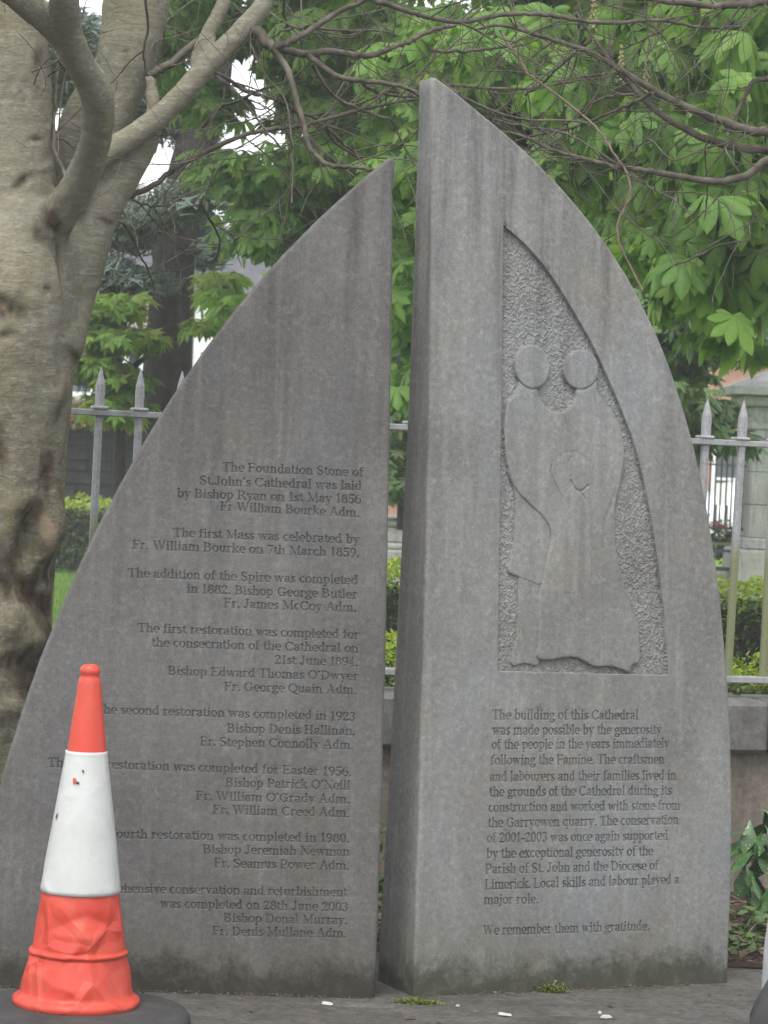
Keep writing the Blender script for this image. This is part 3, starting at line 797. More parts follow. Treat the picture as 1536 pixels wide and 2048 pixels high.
    H = np.where((ids == 103) & baby, H, H)
    def groove(P, w, d_):
        nonlocal H
        Q = toR(catmull(P, 8)) - (i0, j0)
        for a, b in zip(Q[:-1], Q[1:]):
            q = int(w * 3 + 3); xa, xb = int(min(a[0], b[0]) - q), int(max(a[0], b[0]) + q); ya, yb = int(min(a[1], b[1]) - q), int(max(a[1], b[1]) + q)
            xa, ya = max(0, xa), max(0, ya)
            X, Y = np.meshgrid(np.arange(xa, min(sh[1], xb)), np.arange(ya, min(sh[0], yb)))
            d = b - a; t = np.clip(((X-a[0])*d[0] + (Y-a[1])*d[1]) / max(1e-6, d @ d), 0, 1)
            ds = np.hypot(X - a[0] - t*d[0], Y - a[1] - t*d[1])
            sub = G_[ya:ya+X.shape[0], xa:xa+X.shape[1]]
            np.maximum(sub, d_ * np.exp(-(ds / w) ** 2), out=sub)
    G_ = np.zeros(sh, np.float32)
    groove(Z([(205,850),(190,900),(192,980),(212,1040),(250,1130)]), 5, .0010)
    groove(Z([(500,840),(535,880),(556,940),(557,1020),(540,1100)]), 5, .0012)
    groove(Z([(306,1050),(306,1085),(330,1140),(352,1184)]), 2.2, .0032)
    groove(Z([(330,1020),(370,992),(430,1000),(465,1030)]), 6, .0012)
    groove(Z([(388,1110),(410,1145),(432,1158),(465,1132)]), 2.5, .0038)
    groove(Z([(425,1150),(450,1190)]), 2.5, .0026)
    groove(Z([(580,1160),(560,1220),(535,1290),(530,1400)]), 7, .0022)
    groove(Z([(246,722),(262,760),(290,800),(345,820),(385,800),(408,760)]), 3, .001)
    H = np.where(ids >= 102, H - G_, H)
    H = np.where(pm, H, 0); H = np.where(pm, np.minimum(H, .0005), 0)
    Hh[win] = np.where(pm, H, Hh[win]); chis[win] = np.where(pm, ch, chis[win]); ID[win] = np.where(pm, ids, ID[win])
    names.update({101: 'pecked_recess', 102: 'figure_head', 106: 'figure_head', 103: 'figure_robe', 104: 'figure_tunic', 105: 'figure_leg'})
    return Hh, chis, ID, names

right_curve = [(862,152),(888,172),(933,203),(998,250),(1043,295),(1093,345),(1138,395),(1188,452),(1233,515),(1268,575),(1298,635),(1325,697),(1354,768),(1383,868),(1399,934),(1418,1035),(1434,1141),(1446,1246),(1456,1363),(1461,1441),(1464,1500),(1465,1590),(1465,1680),(1463,1780),(1459,1875),(1456,1966)]
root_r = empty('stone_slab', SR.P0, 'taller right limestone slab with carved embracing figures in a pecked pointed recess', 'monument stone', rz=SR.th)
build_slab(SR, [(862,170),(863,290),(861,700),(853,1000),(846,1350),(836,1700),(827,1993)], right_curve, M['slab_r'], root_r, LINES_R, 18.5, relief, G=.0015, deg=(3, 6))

# ------------------------------------------------------------------ traffic cone
def cone():
    Y0 = -.55
    c = ground(157, 2052)          # foot of the axis on the paving
    c = np.array([at(152, 2000, Y0)[0], Y0, 0])
    root = empty('traffic_cone', c, 'crumpled orange traffic cone with white sleeve on a black round base', 'traffic cone')
    k = 1 / ppm(Y0)
    n = NT('cone_orange')
    cc = n.ramp(n.noise(6, 5, .6), [(.3, (.50, .045, .025)), (.7, (.60, .066, .038))])
    cc = n.mix(n.math('MULTIPLY', n.ramp(n.noise(14, 6, .7, vec=n.mapping((1, 1, .4))), [(.52, 0), (.72, 1)]), .35), cc, (.50, .17, .10))
    cc = n.mix(n.math('MULTIPLY', n.ramp(n.noise(38, 5, .8), [(.54, 0), (.66, 1)]), .5), cc, (.33, .10, .06))
    ce = n.ramp(n.voronoi(7.5, vec=n.mapping((1, 1, .8), rot=(.3, .2, .4)), feature='DISTANCE_TO_EDGE'), [(0, 1), (.14, 0)])
    zl = maprange(n, n.sep()[2], .36, .28)
    n.bump(n.math('ADD', n.math('MULTIPLY', n.math('MULTIPLY', ce, zl), 1.0), n.math('MULTIPLY', n.noise(30, 4), .2)), .006, .8); M['orange'] = n.fin(cc, .42, .4)
    n = NT('sleeve_white')
    cc = n.ramp(n.noise(8, 5, .65), [(.3, (.42, .425, .40)), (.7, (.54, .545, .52))])
    cc = n.mix(n.math('MULTIPLY', n.ramp(n.noise(16, 6, .8), [(.55, 0), (.70, 1)]), .55), cc, (.36, .35, .30))
    ce = n.ramp(n.voronoi(6.5, vec=n.mapping((1, 1, .7), rot=(.3, .5, .4)), feature='DISTANCE_TO_EDGE'), [(0, 1), (.10, 0)])
    n.bump(n.math('ADD', n.math('MULTIPLY', ce, .35), n.noise(22, 4, .6)), .003, .6); M['white_sleeve'] = n.fin(cc, .4, .5)
    M['rubber'] = plain('black_rubber', (.045, .044, .042), .75, .3, .4, 9, .002)
    from mathutils.geometry import delaunay_2d_cdt
    rr0 = random.Random(31); sites = []; hts = []
    for _ in range(95):
        pa, pz, h_ = rr0.uniform(-math.pi, math.pi), rr0.uniform(.03, .62), rr0.choice((-.0075, -.005, .001, .004, .006))
        for sft in (-2 * math.pi, 0, 2 * math.pi): sites.append(Vector(((pa + sft) * .11, pz))); hts.append(h_)
    for sx_ in (-1.1, 1.1):
        for sz_ in (-.1, .8): sites.append(Vector((sx_, sz_))); hts.append(0)
    cdt = delaunay_2d_cdt(sites, [], [], 0, 1e-6)
    tv = np.array([tuple(v) for v in cdt[0]]); th = np.array([hts[o_[0]] for o_ in cdt[3]]); tf_ = np.array([f for f in cdt[2]])
    TA, TB, TC = tv[tf_[:, 0]], tv[tf_[:, 1]], tv[tf_[:, 2]]
    dn = (TB[:, 0]-TA[:, 0])*(TC[:, 1]-TA[:, 1]) - (TC[:, 0]-TA[:, 0])*(TB[:, 1]-TA[:, 1])
    def crease(ang, zz):
        p = (ang * .11, zz)
        u = ((p[0]-TA[:, 0])*(TC[:, 1]-TA[:, 1]) - (TC[:, 0]-TA[:, 0])*(p[1]-TA[:, 1])) / dn
        v = ((TB[:, 0]-TA[:, 0])*(p[1]-TA[:, 1]) - (p[0]-TA[:, 0])*(TB[:, 1]-TA[:, 1])) / dn
        k_ = int(np.argmax(np.minimum(np.minimum(u, v), 1 - u - v)))
        return float(th[tf_[k_, 0]] * (1-u[k_]-v[k_]) + th[tf_[k_, 1]] * u[k_] + th[tf_[k_, 2]] * v[k_])
    def surf(prof, crum, seg=144, sub=6, seed=0):
        zs, rs = zip(*prof); z = []; r = []
        for i in range(len(zs) - 1):
            m_ = max(1, int(abs(zs[i+1] - zs[i]) / .006)) if abs(zs[i+1]-zs[i]) > .004 else 2
            for q in range(m_): z.append(zs[i] + (zs[i+1]-zs[i])*q/m_); r.append(rs[i] + (rs[i+1]-rs[i])*q/m_)
        z.append(zs[-1]); r.append(rs[-1])
        z = np.array(z); r = np.array(r); a = np.arange(seg) * 2 * math.pi / seg
        rr = random.Random(5)
        pts = [(rr.uniform(-3.3, .3), rr.uniform(.06, .40)) for _ in range(26)]
        ph = [(rr.uniform(0, 6.28), rr.uniform(-.3, 1), rr.uniform(.4, 1)) for _ in pts]
        V = np.zeros((len(z), seg, 3))
        for i in range(len(z)):
            for j in range(seg):
                d = 0
                if crum:
                    zz = z[i]; w = min(1, max(.0, (.33 - zz) / .04)) * min(1, max(0, (zz - .075) / .04))
                    w = max(w, .22 * min(1, max(0, (.58 - zz) / .2)) * min(1, max(0, (zz - .30) / .02)))
                    d = w * crease((a[j] + math.pi) % (2 * math.pi) - math.pi, zz)
                R_ = r[i] + d * min(1, r[i] / .05)
                V[i, j] = (R_ * math.cos(a[j]), R_ * math.sin(a[j]), z[i])
        V = V.reshape(-1, 3)
        N_ = len(z); i = np.arange(N_ - 1)[:, None] * seg; j = np.arange(seg)[None, :]; j2 = (j + 1) % seg
        Fq = np.stack([i + j, i + j2, i + seg + j2, i + seg + j], -1).reshape(-1, 4)
        return V, Fq
    zf = lambda y: (2012 - y) * k + .055
    # profile from the photograph (half widths in px)
    W = lambda y: np.interp(y, [1329, 1334, 1344, 1352, 1358, 1366, 1504, 1785, 1905, 1909, 1990, 2000, 2012], [14, 17, 20.5, 17.5, 21, 23, 40, 78.5, 92, 94, 113, 122, 127])
    prof = [(zf(2014), .127/.1 * 0 + 124 * k), (zf(2008), 128 * k), (zf(1999), 127 * k), (zf(1993), 117 * k), (zf(1988), 112.5 * k), (zf(1911), 95 * k), (zf(1909), 98 * k), (zf(1904), 98 * k), (zf(1901), 92 * k), (zf(1785), 78 * k), (zf(1504), 39.5 * k)]
    V, F = surf(prof, True); V += c
    part('cone_body', V, F, M['orange'], root, True)
    prof = [(zf(1506), 39.5 * k), (zf(1368), 23 * k), (zf(1359), 21.5 * k), (zf(1353), 17 * k), (zf(1349), 19.5 * k), (zf(1343), 20.5 * k), (zf(1337), 19 * k), (zf(1333), 15 * k), (zf(1331), 13 * k), (zf(1333), 11 * k), (zf(1360), 11 * k)]
    V, F = surf(prof, False); V += c
    part('cone_tip', V, F, M['orange'], root, True)
    prof = [(zf(1786), 79.0 * k), (zf(1785.5), 81.5 * k), (zf(1778), 80.7 * k), (zf(1510), 42.0 * k), (zf(1504), 42.5 * k), (zf(1503.5), 40 * k)]
    V, F = surf(prof, True); V += c
    part('reflective_sleeve', V, F, M['white_sleeve'], root, True)
    # scuffs on the sleeve
    for (x, y, w, h, m_) in ((154, 1560, 5, 7, 'orange'), (161, 1563, 4, 3, 'rubber'), (116, 1633, 2.5, 9, 'rubber'), (172, 1540, 2.5, 3, 'rubber')):
        ax = 157 + (1785 - y) * .062; R_ = (W(y) + 3.6) * k
        ang = math.asin(max(-1, min(1, (x - ax) * k / R_)))
        r_ = random.Random(x); pts = []
        nn = 9
        for q in range(nn):
            t = q * 2 * math.pi / nn; s_ = r_.uniform(.55, 1.1)
            a_ = ang + w * s_ * math.cos(t) * k / R_; z_ = zf(y) + h * s_ * math.sin(t) * k
            rr = R_ + .0008 - (z_ - zf(y)) * .19
            pts.append((c[0] + rr * math.sin(a_), c[1] - rr * math.cos(a_), z_))
        cen = np.mean(pts, 0) + np.array([0, -.0012, 0])
        part('scuff_mark', np.vstack([pts, cen]), [(q, (q + 1) % nn, nn) for q in range(nn)], M[m_], root)
    # black base
    prof = [(0, .27), (.003, .300), (.012, .308), (.028, .306), (.040, .296), (.046, .272), (.044, .262), (.050, .250), (.054, .20), (.056, .12)]
    V, F = surf([(a, b) for a, b in prof], False); V += c
    part('rubber_base', V, F, M['rubber'], root, True)
cone()

# ------------------------------------------------------------------ foreground tree
def px_path(pts, Y, n=6):
    """pts: (x, y, r_px[, dY]) -> world points and radii"""
    P = []; rr = []
    for p in pts:
        y_ = Y + (p[3] if len(p) > 3 else 0)
        P.append(at(p[0], p[1], y_)); rr.append(p[2] / ppm(y_))
    Q = catmull(np.column_stack([np.array(P), rr]), n)
    return Q[:, :3], np.maximum(Q[:, 3], .0012)

TREE_Y = .95
base = np.array([at(-70, 1500, TREE_Y)[0] - .02, TREE_Y, 0.0])
tree = empty('multi_stemmed_tree', base, 'multi stemmed tree with pale blotchy bark and bare twigs at the left edge', 'tree')
stems = [
 (TREE_Y, [(-95,1960,245),(-88,1800,195),(-80,1600,168),(-66,1400,158),(-48,1200,156),(-32,1000,158),(-14,800,158),(2,650,158),(22,540,150),(40,470,128),(48,400,100)]),
 (TREE_Y, [(30,560,112),(20,420,100),(12,300,96),(8,180,94),(4,60,90),(-4,-80,86),(-16,-260,76),(-30,-600,60),(-20,-1100,34),(0,-1500,8)]),                      # left stem
 (TREE_Y-.16, [(70,520,60,.10),(98,455,46,.02),(146,388,35,-.10),(180,312,34,-.24),(196,236,33,-.38),(190,180,34,-.48),(162,130,32,-.58),(138,78,33,-.70),(130,10,29,-.84),(122,-120,27,-1.05),(100,-300,22,-1.3),(60,-600,14,-1.6),(40,-900,4,-1.8)]),
 (TREE_Y-.16, [(146,96,27,-.66),(84,34,28,-.80),(24,-16,27,-.92),(-60,-90,24,-1.1),(-200,-300,15,-1.3),(-300,-560,4,-1.5)]),
 (TREE_Y+.12, [(120,560,70,-.1),(165,440,44),(185,345,36),(212,262,40),(234,200,46),(250,130,58),(264,60,63),(274,-30,66),(286,-200,60),(310,-520,44),(350,-900,24),(380,-1250,6)]),
 (TREE_Y+.22, [(120,480,50,-.1),(128,400,40),(136,320,36),(158,235,33),(196,165,30),(246,90,30)]),
 (TREE_Y+.02, [(95,700,70,-.06),(125,600,62),(158,520,54),(184,440,49),(214,385,45),(238,355,41),(268,318,33),(296,280,25),(308,240,19),(306,190,13),(300,152,11)]),
 (TREE_Y-.06, [(140,400,34),(175,340,30),(213,305,28),(273,268,25),(338,216,25),(400,147,25),(442,103,23),(489,53,22),(520,19,21),(545,-25,20),(600,-130,18),(700,-400,11),(760,-700,3)]),
 (TREE_Y-.02, [(395,140,20),(403,103,19),(420,62,17),(439,25,16),(452,-10,16),(470,-120,14),(500,-400,9),(520,-700,3)]),
]
mb = MB()
for Y, pts in stems:
    P, rr = px_path(pts, Y, 5)
    mb.add(*tube(P, rr, 18))
# buttress folds and burls near the base
tmp_mesh = mb.mesh('trunk_source', None)
tmp = bpy.data.objects.new('trunk_source', tmp_mesh); col.objects.link(tmp)
rm = tmp.modifiers.new('r', 'REMESH'); rm.mode = 'VOXEL'; rm.voxel_size = .0095
sm = tmp.modifiers.new('s', 'SMOOTH'); sm.iterations = 9; sm.factor = .6
dg = bpy.context.evaluated_depsgraph_get()
ev = tmp.evaluated_get(dg)
tm = bpy.data.meshes.new_from_object(ev)
bpy.data.objects.remove(tmp)
nV = len(tm.vertices); co = np.empty(nV * 3, np.float32); tm.vertices.foreach_get('co', co); co = co.reshape(-1, 3).astype(np.float64)
no = np.empty(nV * 3, np.float32); tm.vertices.foreach_get('normal', no); no = no.reshape(-1, 3)
def proj(P):
    q = P - CAM; zc = q @ _f
    return 768 + F_PX * (q @ _r) / zc, 1024 - F_PX * (q @ _u) / zc
px, py = proj(co)
disp = np.zeros(nV); scar = np.zeros(nV); wound = np.zeros(nV)
for i in range(nV):
    p = co[i]
    v1 = Vector((p[0] * 5, p[1] * 5, p[2] * 2.2)); v2 = Vector((p[0] * 9, p[1] * 9, p[2] * 26)); v3 = Vector((p[0] * 40, p[1] * 40, p[2] * 40))
    disp[i] = .009 * mnoise.noise(v1) + .0022 * mnoise.noise(v2) + .0018 * mnoise.noise(v3)
front = no[:, 1] < .25
def spot(x, y, sx, sy, rot=0.0):
    dx = px - x; dy = py - y; c_, s_ = math.cos(rot), math.sin(rot)
    return np.exp(-(((dx*c_ + dy*s_)/sx)**2 + ((-dx*s_ + dy*c_)/sy)**2)) * front
# folded scars that the trunk carries (real relief: sunk furrows with proud lips)
for (x, y, sx, sy, rot, d, s_, w_) in [
    (62,1065,22,70,.25,-.040,.9,0),(92,1060,13,46,-.1,.022,0,.85),(112,1058,12,44,.1,.024,.3,.2),(30,1180,60,20,.5,-.022,.8,0),(70,1190,16,80,-.7,-.026,.9,0),
    (96,1150,22,50,.5,-.030,.9,0),(95,940,12,60,0,-.012,.8,0),(52,1010,36,20,-.5,.016,.5,0),(20,1250,50,36,.2,.030,.3,0),(60,1290,40,24,-.3,.022,.4,0),
    (10,612,46,20,.4,-.020,.8,0),(112,800,14,40,.2,.014,.5,0),(128,770,10,30,.1,.010,.6,0),(95,450,38,34,0,-.014,.8,0),(50,358,34,9,-.6,-.012,.7,0),(75,340,30,7,-.3,.008,0,0),
    (72,278,14,5,0,-.01,.8,0),(14,670,16,8,0,-.010,.7,0),(4,900,16,50,0,-.014,.7,0),(40,1330,50,26,.1,-.020,.8,0),(20,1420,60,24,0,.018,.3,0),(210,440,20,6,.4,-.006,.7,0),
    (93,575,8,6,0,-.006,.9,0),(120,530,5,60,-.12,-.012,.5,0),(70,110,9,26,.1,.010,.7,0),(80,125,12,20,.1,-.010,.7,0),(250,100,8,4,0,-.006,.7,0),(24,600,14,60,.2,.012,0,0)]:
    g = spot(x, y, sx, sy, rot); disp += d * g; scar = np.maximum(scar, s_ * g); wound = np.maximum(wound, w_ * g)
for i in np.nonzero(scar > .05)[0]:
    p = co[i]; q = mnoise.noise(Vector((p[0] * 26, p[1] * 26, p[2] * 10))) + .6 * mnoise.noise(Vector((p[0] * 60, p[1] * 60, p[2] * 22)))
    scar[i] = min(1, max(0, scar[i] * (1.1 + 1.6 * q))); disp[i] += .010 * scar[i] * q
wet_shade = np.zeros(nV)  # painted shade mixed with dark stain along the forward-leaning stem and crotch
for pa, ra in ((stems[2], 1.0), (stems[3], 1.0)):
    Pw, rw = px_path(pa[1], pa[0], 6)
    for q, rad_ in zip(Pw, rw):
        d_ = np.linalg.norm(co - q, axis=1); wet_shade = np.maximum(wet_shade, np.clip(1.6 - d_ / rad_ * 1.0, 0, 1))
wet_shade *= np.clip(.75 - 1.1 * no[:, 0], 0, 1)  # painted shade fades out on right-hand faces
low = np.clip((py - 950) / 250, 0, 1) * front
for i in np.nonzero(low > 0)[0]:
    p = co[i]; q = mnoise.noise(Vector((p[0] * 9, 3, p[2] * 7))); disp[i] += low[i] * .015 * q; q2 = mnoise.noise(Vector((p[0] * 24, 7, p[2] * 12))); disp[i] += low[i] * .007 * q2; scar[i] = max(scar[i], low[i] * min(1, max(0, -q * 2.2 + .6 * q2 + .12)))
wound = np.clip((wound - .42) * 5, 0, 1) * .9
scar = np.clip((scar - .12) * 1.5, 0, 1)
co = co + no * disp[:, None] - base
tm.vertices.foreach_set('co', co.astype(np.float32).ravel())
for k, a in (('scar', scar), ('wound', wound), ('wet_shade', wet_shade)):
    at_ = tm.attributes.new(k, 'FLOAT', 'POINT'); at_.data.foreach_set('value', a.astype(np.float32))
tm.polygons.foreach_set('use_smooth', np.ones(len(tm.polygons), dtype=bool))
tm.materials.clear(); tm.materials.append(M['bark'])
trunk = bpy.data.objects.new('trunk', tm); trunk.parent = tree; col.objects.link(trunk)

# branches drawn as pixel paths, at real depths
BR = [  # (dY, r0, r1, pts)
 (-.06,13,11,[(500,50),(518,66),(530,84),(545,94)]),
 (0,8,4,[(545,94),(574,87),(605,69),(646,44),(680,22),(724,3),(780,-30)]),
 (.1,8.5,4.5,[(540,92),(583,103),(617,109),(649,103),(686,106),(724,111),(755,108),(786,94),(817,84),(860,62),(910,50)]),
 (.05,6.5,3.5,[(612,108),(646,134),(677,153),(724,162),(771,166),(817,178),(850,196),(900,210)]),
 (.2,4,2.5,[(720,163),(755,184),(802,192),(845,196),(930,230)]),
 (.0,7,4,[(547,100),(574,137),(586,175),(596,212),(608,250),(614,281),(627,306),(661,331),(708,334),(739,339),(770,352)]),
 (.25,6.5,3,[(218,420),(255,395),(300,375),(340,345),(380,320),(430,295),(475,275),(520,262),(575,255),(610,250),(640,242),(690,228),(750,213),(820,200),(870,202)]),
 (.3,4,3,[(427,144),(458,159),(489,181),(521,191),(552,200),(592,222),(640,242),(690,290),(725,318)]),
 (.15,3.5,2,[(433,153),(464,178),(489,206),(514,237),(536,266),(564,297)]),
 (.2,4,2,[(625,128),(649,169),(671,194),(705,212),(755,231),(786,244),(802,281),(830,331)]),
 (.1,2,1.3,[(499,84),(530,150),(568,194),(580,250),(586,312),(583,406)]),
 (.3,3.5,2.2,[(650,250),(668,283),(700,305),(722,320)]),
 (.15,6,3,[(700,-30),(746,0),(786,12),(824,25),(860,35),(917,44),(974,35),(1036,27),(1102,31),(1168,42),(1234,46),(1278,42),(1335,42),(1388,53),(1432,56),(1485,53)]),
 (.4,4,2,[(860,101),(926,103),(992,95),(1045,90),(1090,70)]),
 (.35,3.5,2,[(880,170),(930,172),(974,176),(1036,178),(1080,174),(1142,163),(1186,152),(1234,154),(1290,165)]),
 (.3,3,2,[(880,160),(926,194),(992,224),(1058,240),(1124,240),(1177,246)]),
 (.5,4,2.5,[(1305,185),(1256,211),(1203,233),(1146,255),(1080,268),(1032,282)]),
 (.45,3,2,[(1269,189),(1225,191),(1177,211),(1142,242),(1100,262)]),
 (.05,9,8,[(300,152),(320,138),(345,125),(380,95),(405,75)]),
 (.0,2.5,1.5,[(600,60),(560,40),(530,20),(500,34),(470,12)]),
 (-.3,3,2.2,[(290,-10),(296,50),(288,100),(290,140)]),
 (-.3,4.5,2.5,[(140,372),(122,330),(108,290),(110,210),(116,120),(110,60),(112,-20)]),
 (-.25,3,2,[(114,118),(135,145),(160,172)]),
 (.1,3,2,[(572,-10),(566,20),(573,50),(565,60),(545,75)]),
 (.2,3,2,[(560,62),(600,55),(650,58),(700,62),(750,60),(800,72)]),
 (.3,4,2,[(400,260),(440,215),(470,205),(520,180),(580,160),(615,130)]),
 (.3,3,1.5,[(380,70),(340,55),(330,48),(360,20),(400,-10)]),
 (.4,2.5,1.5,[(265,400),(300,412),(340,408),(380,385),(420,370)]),
 (.35,3,1.5,[(215,436),(250,452),(270,490),(296,540),(310,580)]),
 (.5,3,1.8,[(400,400),(420,440),(440,480),(430,520)]),
]
def add_branch(mbs, dY, r0, r1, pts, Y0=TREE_Y, store=None, drift=None):
    dr = random.uniform(-.4, .9) if drift is None else drift
    n_ = len(pts)
    full = [(x, y, r0 + (r1 - r0) * i / (n_ - 1), dr * i / (n_ - 1)) for i, (x, y) in enumerate(pts)]
    P, rr = px_path(full, Y0 + dY, 5)
    w = np.array([[mnoise.noise(Vector((a * 9, k, 1))) for k in (0, 5)] for a in np.linspace(0, n_ * .5, len(P))]) * .006
    P = P.copy(); P[:, 0] += w[:, 0]; P[:, 2] += w[:, 1]
    mbs.add(*tube(P, rr, 7))
    if store is not None: store.append((P, rr))
    return P
def sub_twigs(mb_, store, n, lmin, lmax, rad, seed, depth=0, bias=(0, 0, 0)):
    r_ = np.random.default_rng(seed); new = []
    wts = np.array([np.linalg.norm(np.diff(P, axis=0), axis=1).sum() for P, _ in store]); wts /= wts.sum()
    for _ in range(n):
        P, rr = store[r_.choice(len(store), p=wts)]
        t = r_.uniform(.12, .98); i = int(t * (len(P) - 2)) 
        p = P[i]; d = P[i+1] - P[i]; d /= np.linalg.norm(d) + 1e-9
        s = r_.normal(size=3) * np.array([1, .8, .9]) ; s -= d * (s @ d); s /= np.linalg.norm(s)
        dr = d * r_.uniform(.4, 1.0) + s * r_.uniform(.5, 1) + np.array(bias)
        dr /= np.linalg.norm(dr)
        L = r_.uniform(lmin, lmax); ns = 7; Q = [p]
        cur = dr.copy(); bend = r_.normal(size=3) * .17 + np.array([0, 0, r_.uniform(-.10, .12)])
        for k in range(ns):
            cur = cur + bend + r_.normal(size=3) * .16; cur /= np.linalg.norm(cur)
            Q.append(Q[-1] + cur * L / ns)
        Q = catmull(Q, 2)
        r0 = min(rad, rr[i] * .8)
        R_ = np.linspace(r0, r0 * .45, len(Q))
        mb_.add(*tube(Q, R_, 4, cap=False)); new.append((Q, R_))
    return new
store = []
for k, (dY, r0, r1, pts) in enumerate(BR):
    b = MB(); add_branch(b, dY, r0, r1, pts, store=store, drift=(0 if k in (0, 1, 18) else None))
    b.build('branch', M['twig'], tree, True)
b = MB()
s1 = sub_twigs(b, store[1:], 125, .25, .85, .0027, 11)
s2 = sub_twigs(b, s1, 330, .14, .5, .0014, 12)
o = b.build('twigs', M['twig'], tree, True); o['kind'] = 'stuff'

# second bare tree, trunk right of the frame
BY = 1.6
bare = empty('bare_tree', (3.1, BY, 0), 'bare dark branches reaching in from the right in front of the chestnut leaves', 'tree')
P = catmull([(3.1, BY, -.05), (3.06, BY, .8), (3.0, BY, 1.6), (2.85, BY, 2.3), (2.75, BY + .1, 3.2), (2.8, BY + .2, 4.4)], 6)
b = MB(); b.add(*tube(P, np.linspace(.16, .07, len(P)), 14)); b.build('trunk', M['twig'], bare, True)
BR2 = [
 (0,13,4.4,[(2420,330),(2000,190),(1700,20),(1540,2),(1498,8),(1432,11),(1366,6),(1300,-4),(1240,-30)]),
 (0,12.5,2.8,[(2470,560),(2100,380),(1750,262),(1540,264),(1498,260),(1432,238),(1366,211),(1300,176),(1234,136),(1186,108),(1146,92),(1080,72),(1005,50),(950,60)]),
 (.05,11,2.4,[(2450,640),(2050,430),(1750,320),(1540,301),(1476,295),(1410,277),(1366,255),(1322,229),(1278,189),(1247,154),(1212,110),(1186,75),(1168,48),(1150,20)]),
 (-.1,11,2.3,[(2440,480),(2000,330),(1700,250),(1540,318),(1498,348),(1454,361),(1410,361),(1344,350),(1278,339),(1234,334),(1168,317),(1102,299),(1049,273),(1000,262)]),
 (.1,7,3.5,[(1780,190),(1600,150),(1540,156),(1507,163),(1494,185),(1476,220),(1454,273)]),
]
store2 = []
for dY, r0, r1, pts in BR2:
    b = MB(); add_branch(b, dY, r0, r1, pts, Y0=BY, store=store2, drift=0); b.build('branch', M['twig'], bare, True)
for dY, r0, r1, pts, mt in [
 (-.1,2.7,2.2,[(1000,60),(1020,95),(1045,128),(1058,150),(1089,172),(1124,198),(1168,233),(1203,268),(1225,304),(1247,334),(1258,361),(1260,396),(1240,432),(1235,472),(1250,512),(1285,580)],'twig_red'),
 (0,2.5,1.8,[(1410,9),(1344,48),(1278,84),(1212,110)],'twig'),(0,3.5,2.5,[(1186,77),(1164,95),(1124,128),(1089,163),(1050,190)],'twig'),
 (0,2.6,1.2,[(1234,330),(1270,300),(1300,280),(1345,320),(1400,300),(1434,290)],'twig'),(0,2,1.2,[(1410,300),(1415,380),(1410,440)],'twig'),
 (0,2,1,[(1450,295),(1462,320),(1480,345)],'twig'),(0,3,1.6,[(983,238),(1058,255),(1124,264),(1168,286),(1234,326)],'twig'),
 (0,2.5,1.5,[(1260,345),(1300,375),(1350,400),(1380,430)],'twig'),(0,2.6,1.6,[(1300,160),(1290,130),(1300,90),(1310,60),(1318,10)],'twig'),
 (0,2.2,1.2,[(1350,530),(1400,510),(1440,490),(1500,480)],'twig')]:
    b = MB(); add_branch(b, dY, r0, r1, pts, Y0=BY, store=store2); b.build('branch', M[mt], bare, True)
b = MB()
s1 = sub_twigs(b, store2, 110, .2, .65, .0025, 21)
s2 = sub_twigs(b, s1, 260, .1, .4, .0013, 22)
o = b.build('twigs', M['twig'], bare, True); o['kind'] = 'stuff'

# ------------------------------------------------------------------ iron fence on its plinth wall
n = NT('galvanised_paint')
c = n.ramp(n.noise(9, 6, .7), [(.3, (.25, .25, .255)), (.55, (.36, .36, .365)), (.75, (.46, .46, .46))])
c = n.mix(.6, c, n.ramp(n.noise(80, 4, .8), [(.3, .3), (.7, .7)]), 'OVERLAY')
zz = n.math('ADD', n.sep('Generated')[2], n.math('MULTIPLY', n.noise(12, 5, .7), .16))
n2 = n.t.nodes.new('ShaderNodeNewGeometry'); sp = n.t.nodes.new('ShaderNodeSeparateXYZ'); n.link(n2.outputs['Position'], sp.inputs[0])
zz = n.math('ADD', sp.outputs[2], n.math('MULTIPLY', n.noise(14, 5, .7), .25))
c = n.mix(n.math('MULTIPLY', maprange(n, zz, 1.46, 1.33), .8), c, (.165, .185, .050))
c = n.mix(n.math('MULTIPLY', n.ramp(n.noise(24, 6, .8), [(.60, 0), (.68, 1)]), .7), c, (.16, .095, .055))
n.bump(n.noise(70, 4, .7), .003, .8)
M['iron'] = n.fin(c, .6, .35)
M['rail_paint'] = plain('rail_paint', (.30, .30, .295), .65, .3, .3, 20, .002)
def coping_mat(name, stops, sc=3):
    n = NT(name)
    c = n.ramp(n.noise(sc, 7, .7, dist=.4), stops)
    c = n.mix(.75, c, n.ramp(n.noise(50, 6, .8), [(.3, .28), (.7, .72)]), 'OVERLAY')
    st = n.ramp(n.noise(9, 5, .65, vec=n.mapping((1.4, 1.4, .25))), [(.5, 0), (.68, 1)])
    c = n.mix(n.math('MULTIPLY', st, .4), c, (.07, .065, .055))
    n.bump(n.noise(40, 7, .8), .008, .7)
    return n.fin(c, .9, .15)
M['coping'] = coping_mat('coping_concrete', [(.3, (.10, .098, .09)), (.5, (.16, .155, .145)), (.72, (.24, .235, .22))])
M['render_wall'] = coping_mat('old_render', [(.3, (.15, .13, .10)), (.5, (.22, .19, .15)), (.72, (.30, .265, .215))])
M['rubble'] = coping_mat('dark_rubble', [(.3, (.014, .014, .012)), (.5, (.026, .026, .022)), (.72, (.05, .048, .042))], 2)
M['ashlar'] = coping_mat('ashlar_limestone', [(.3, (.30, .295, .275)), (.5, (.40, .39, .365)), (.72, (.48, .47, .44))])
FY = 2.4
FROT = math.atan(.29)
fence = empty('iron_fence', (at(1478, 880, FY)[0], FY, .75), 'grey spear topped iron railing stained green low down behind the slabs', 'fence')
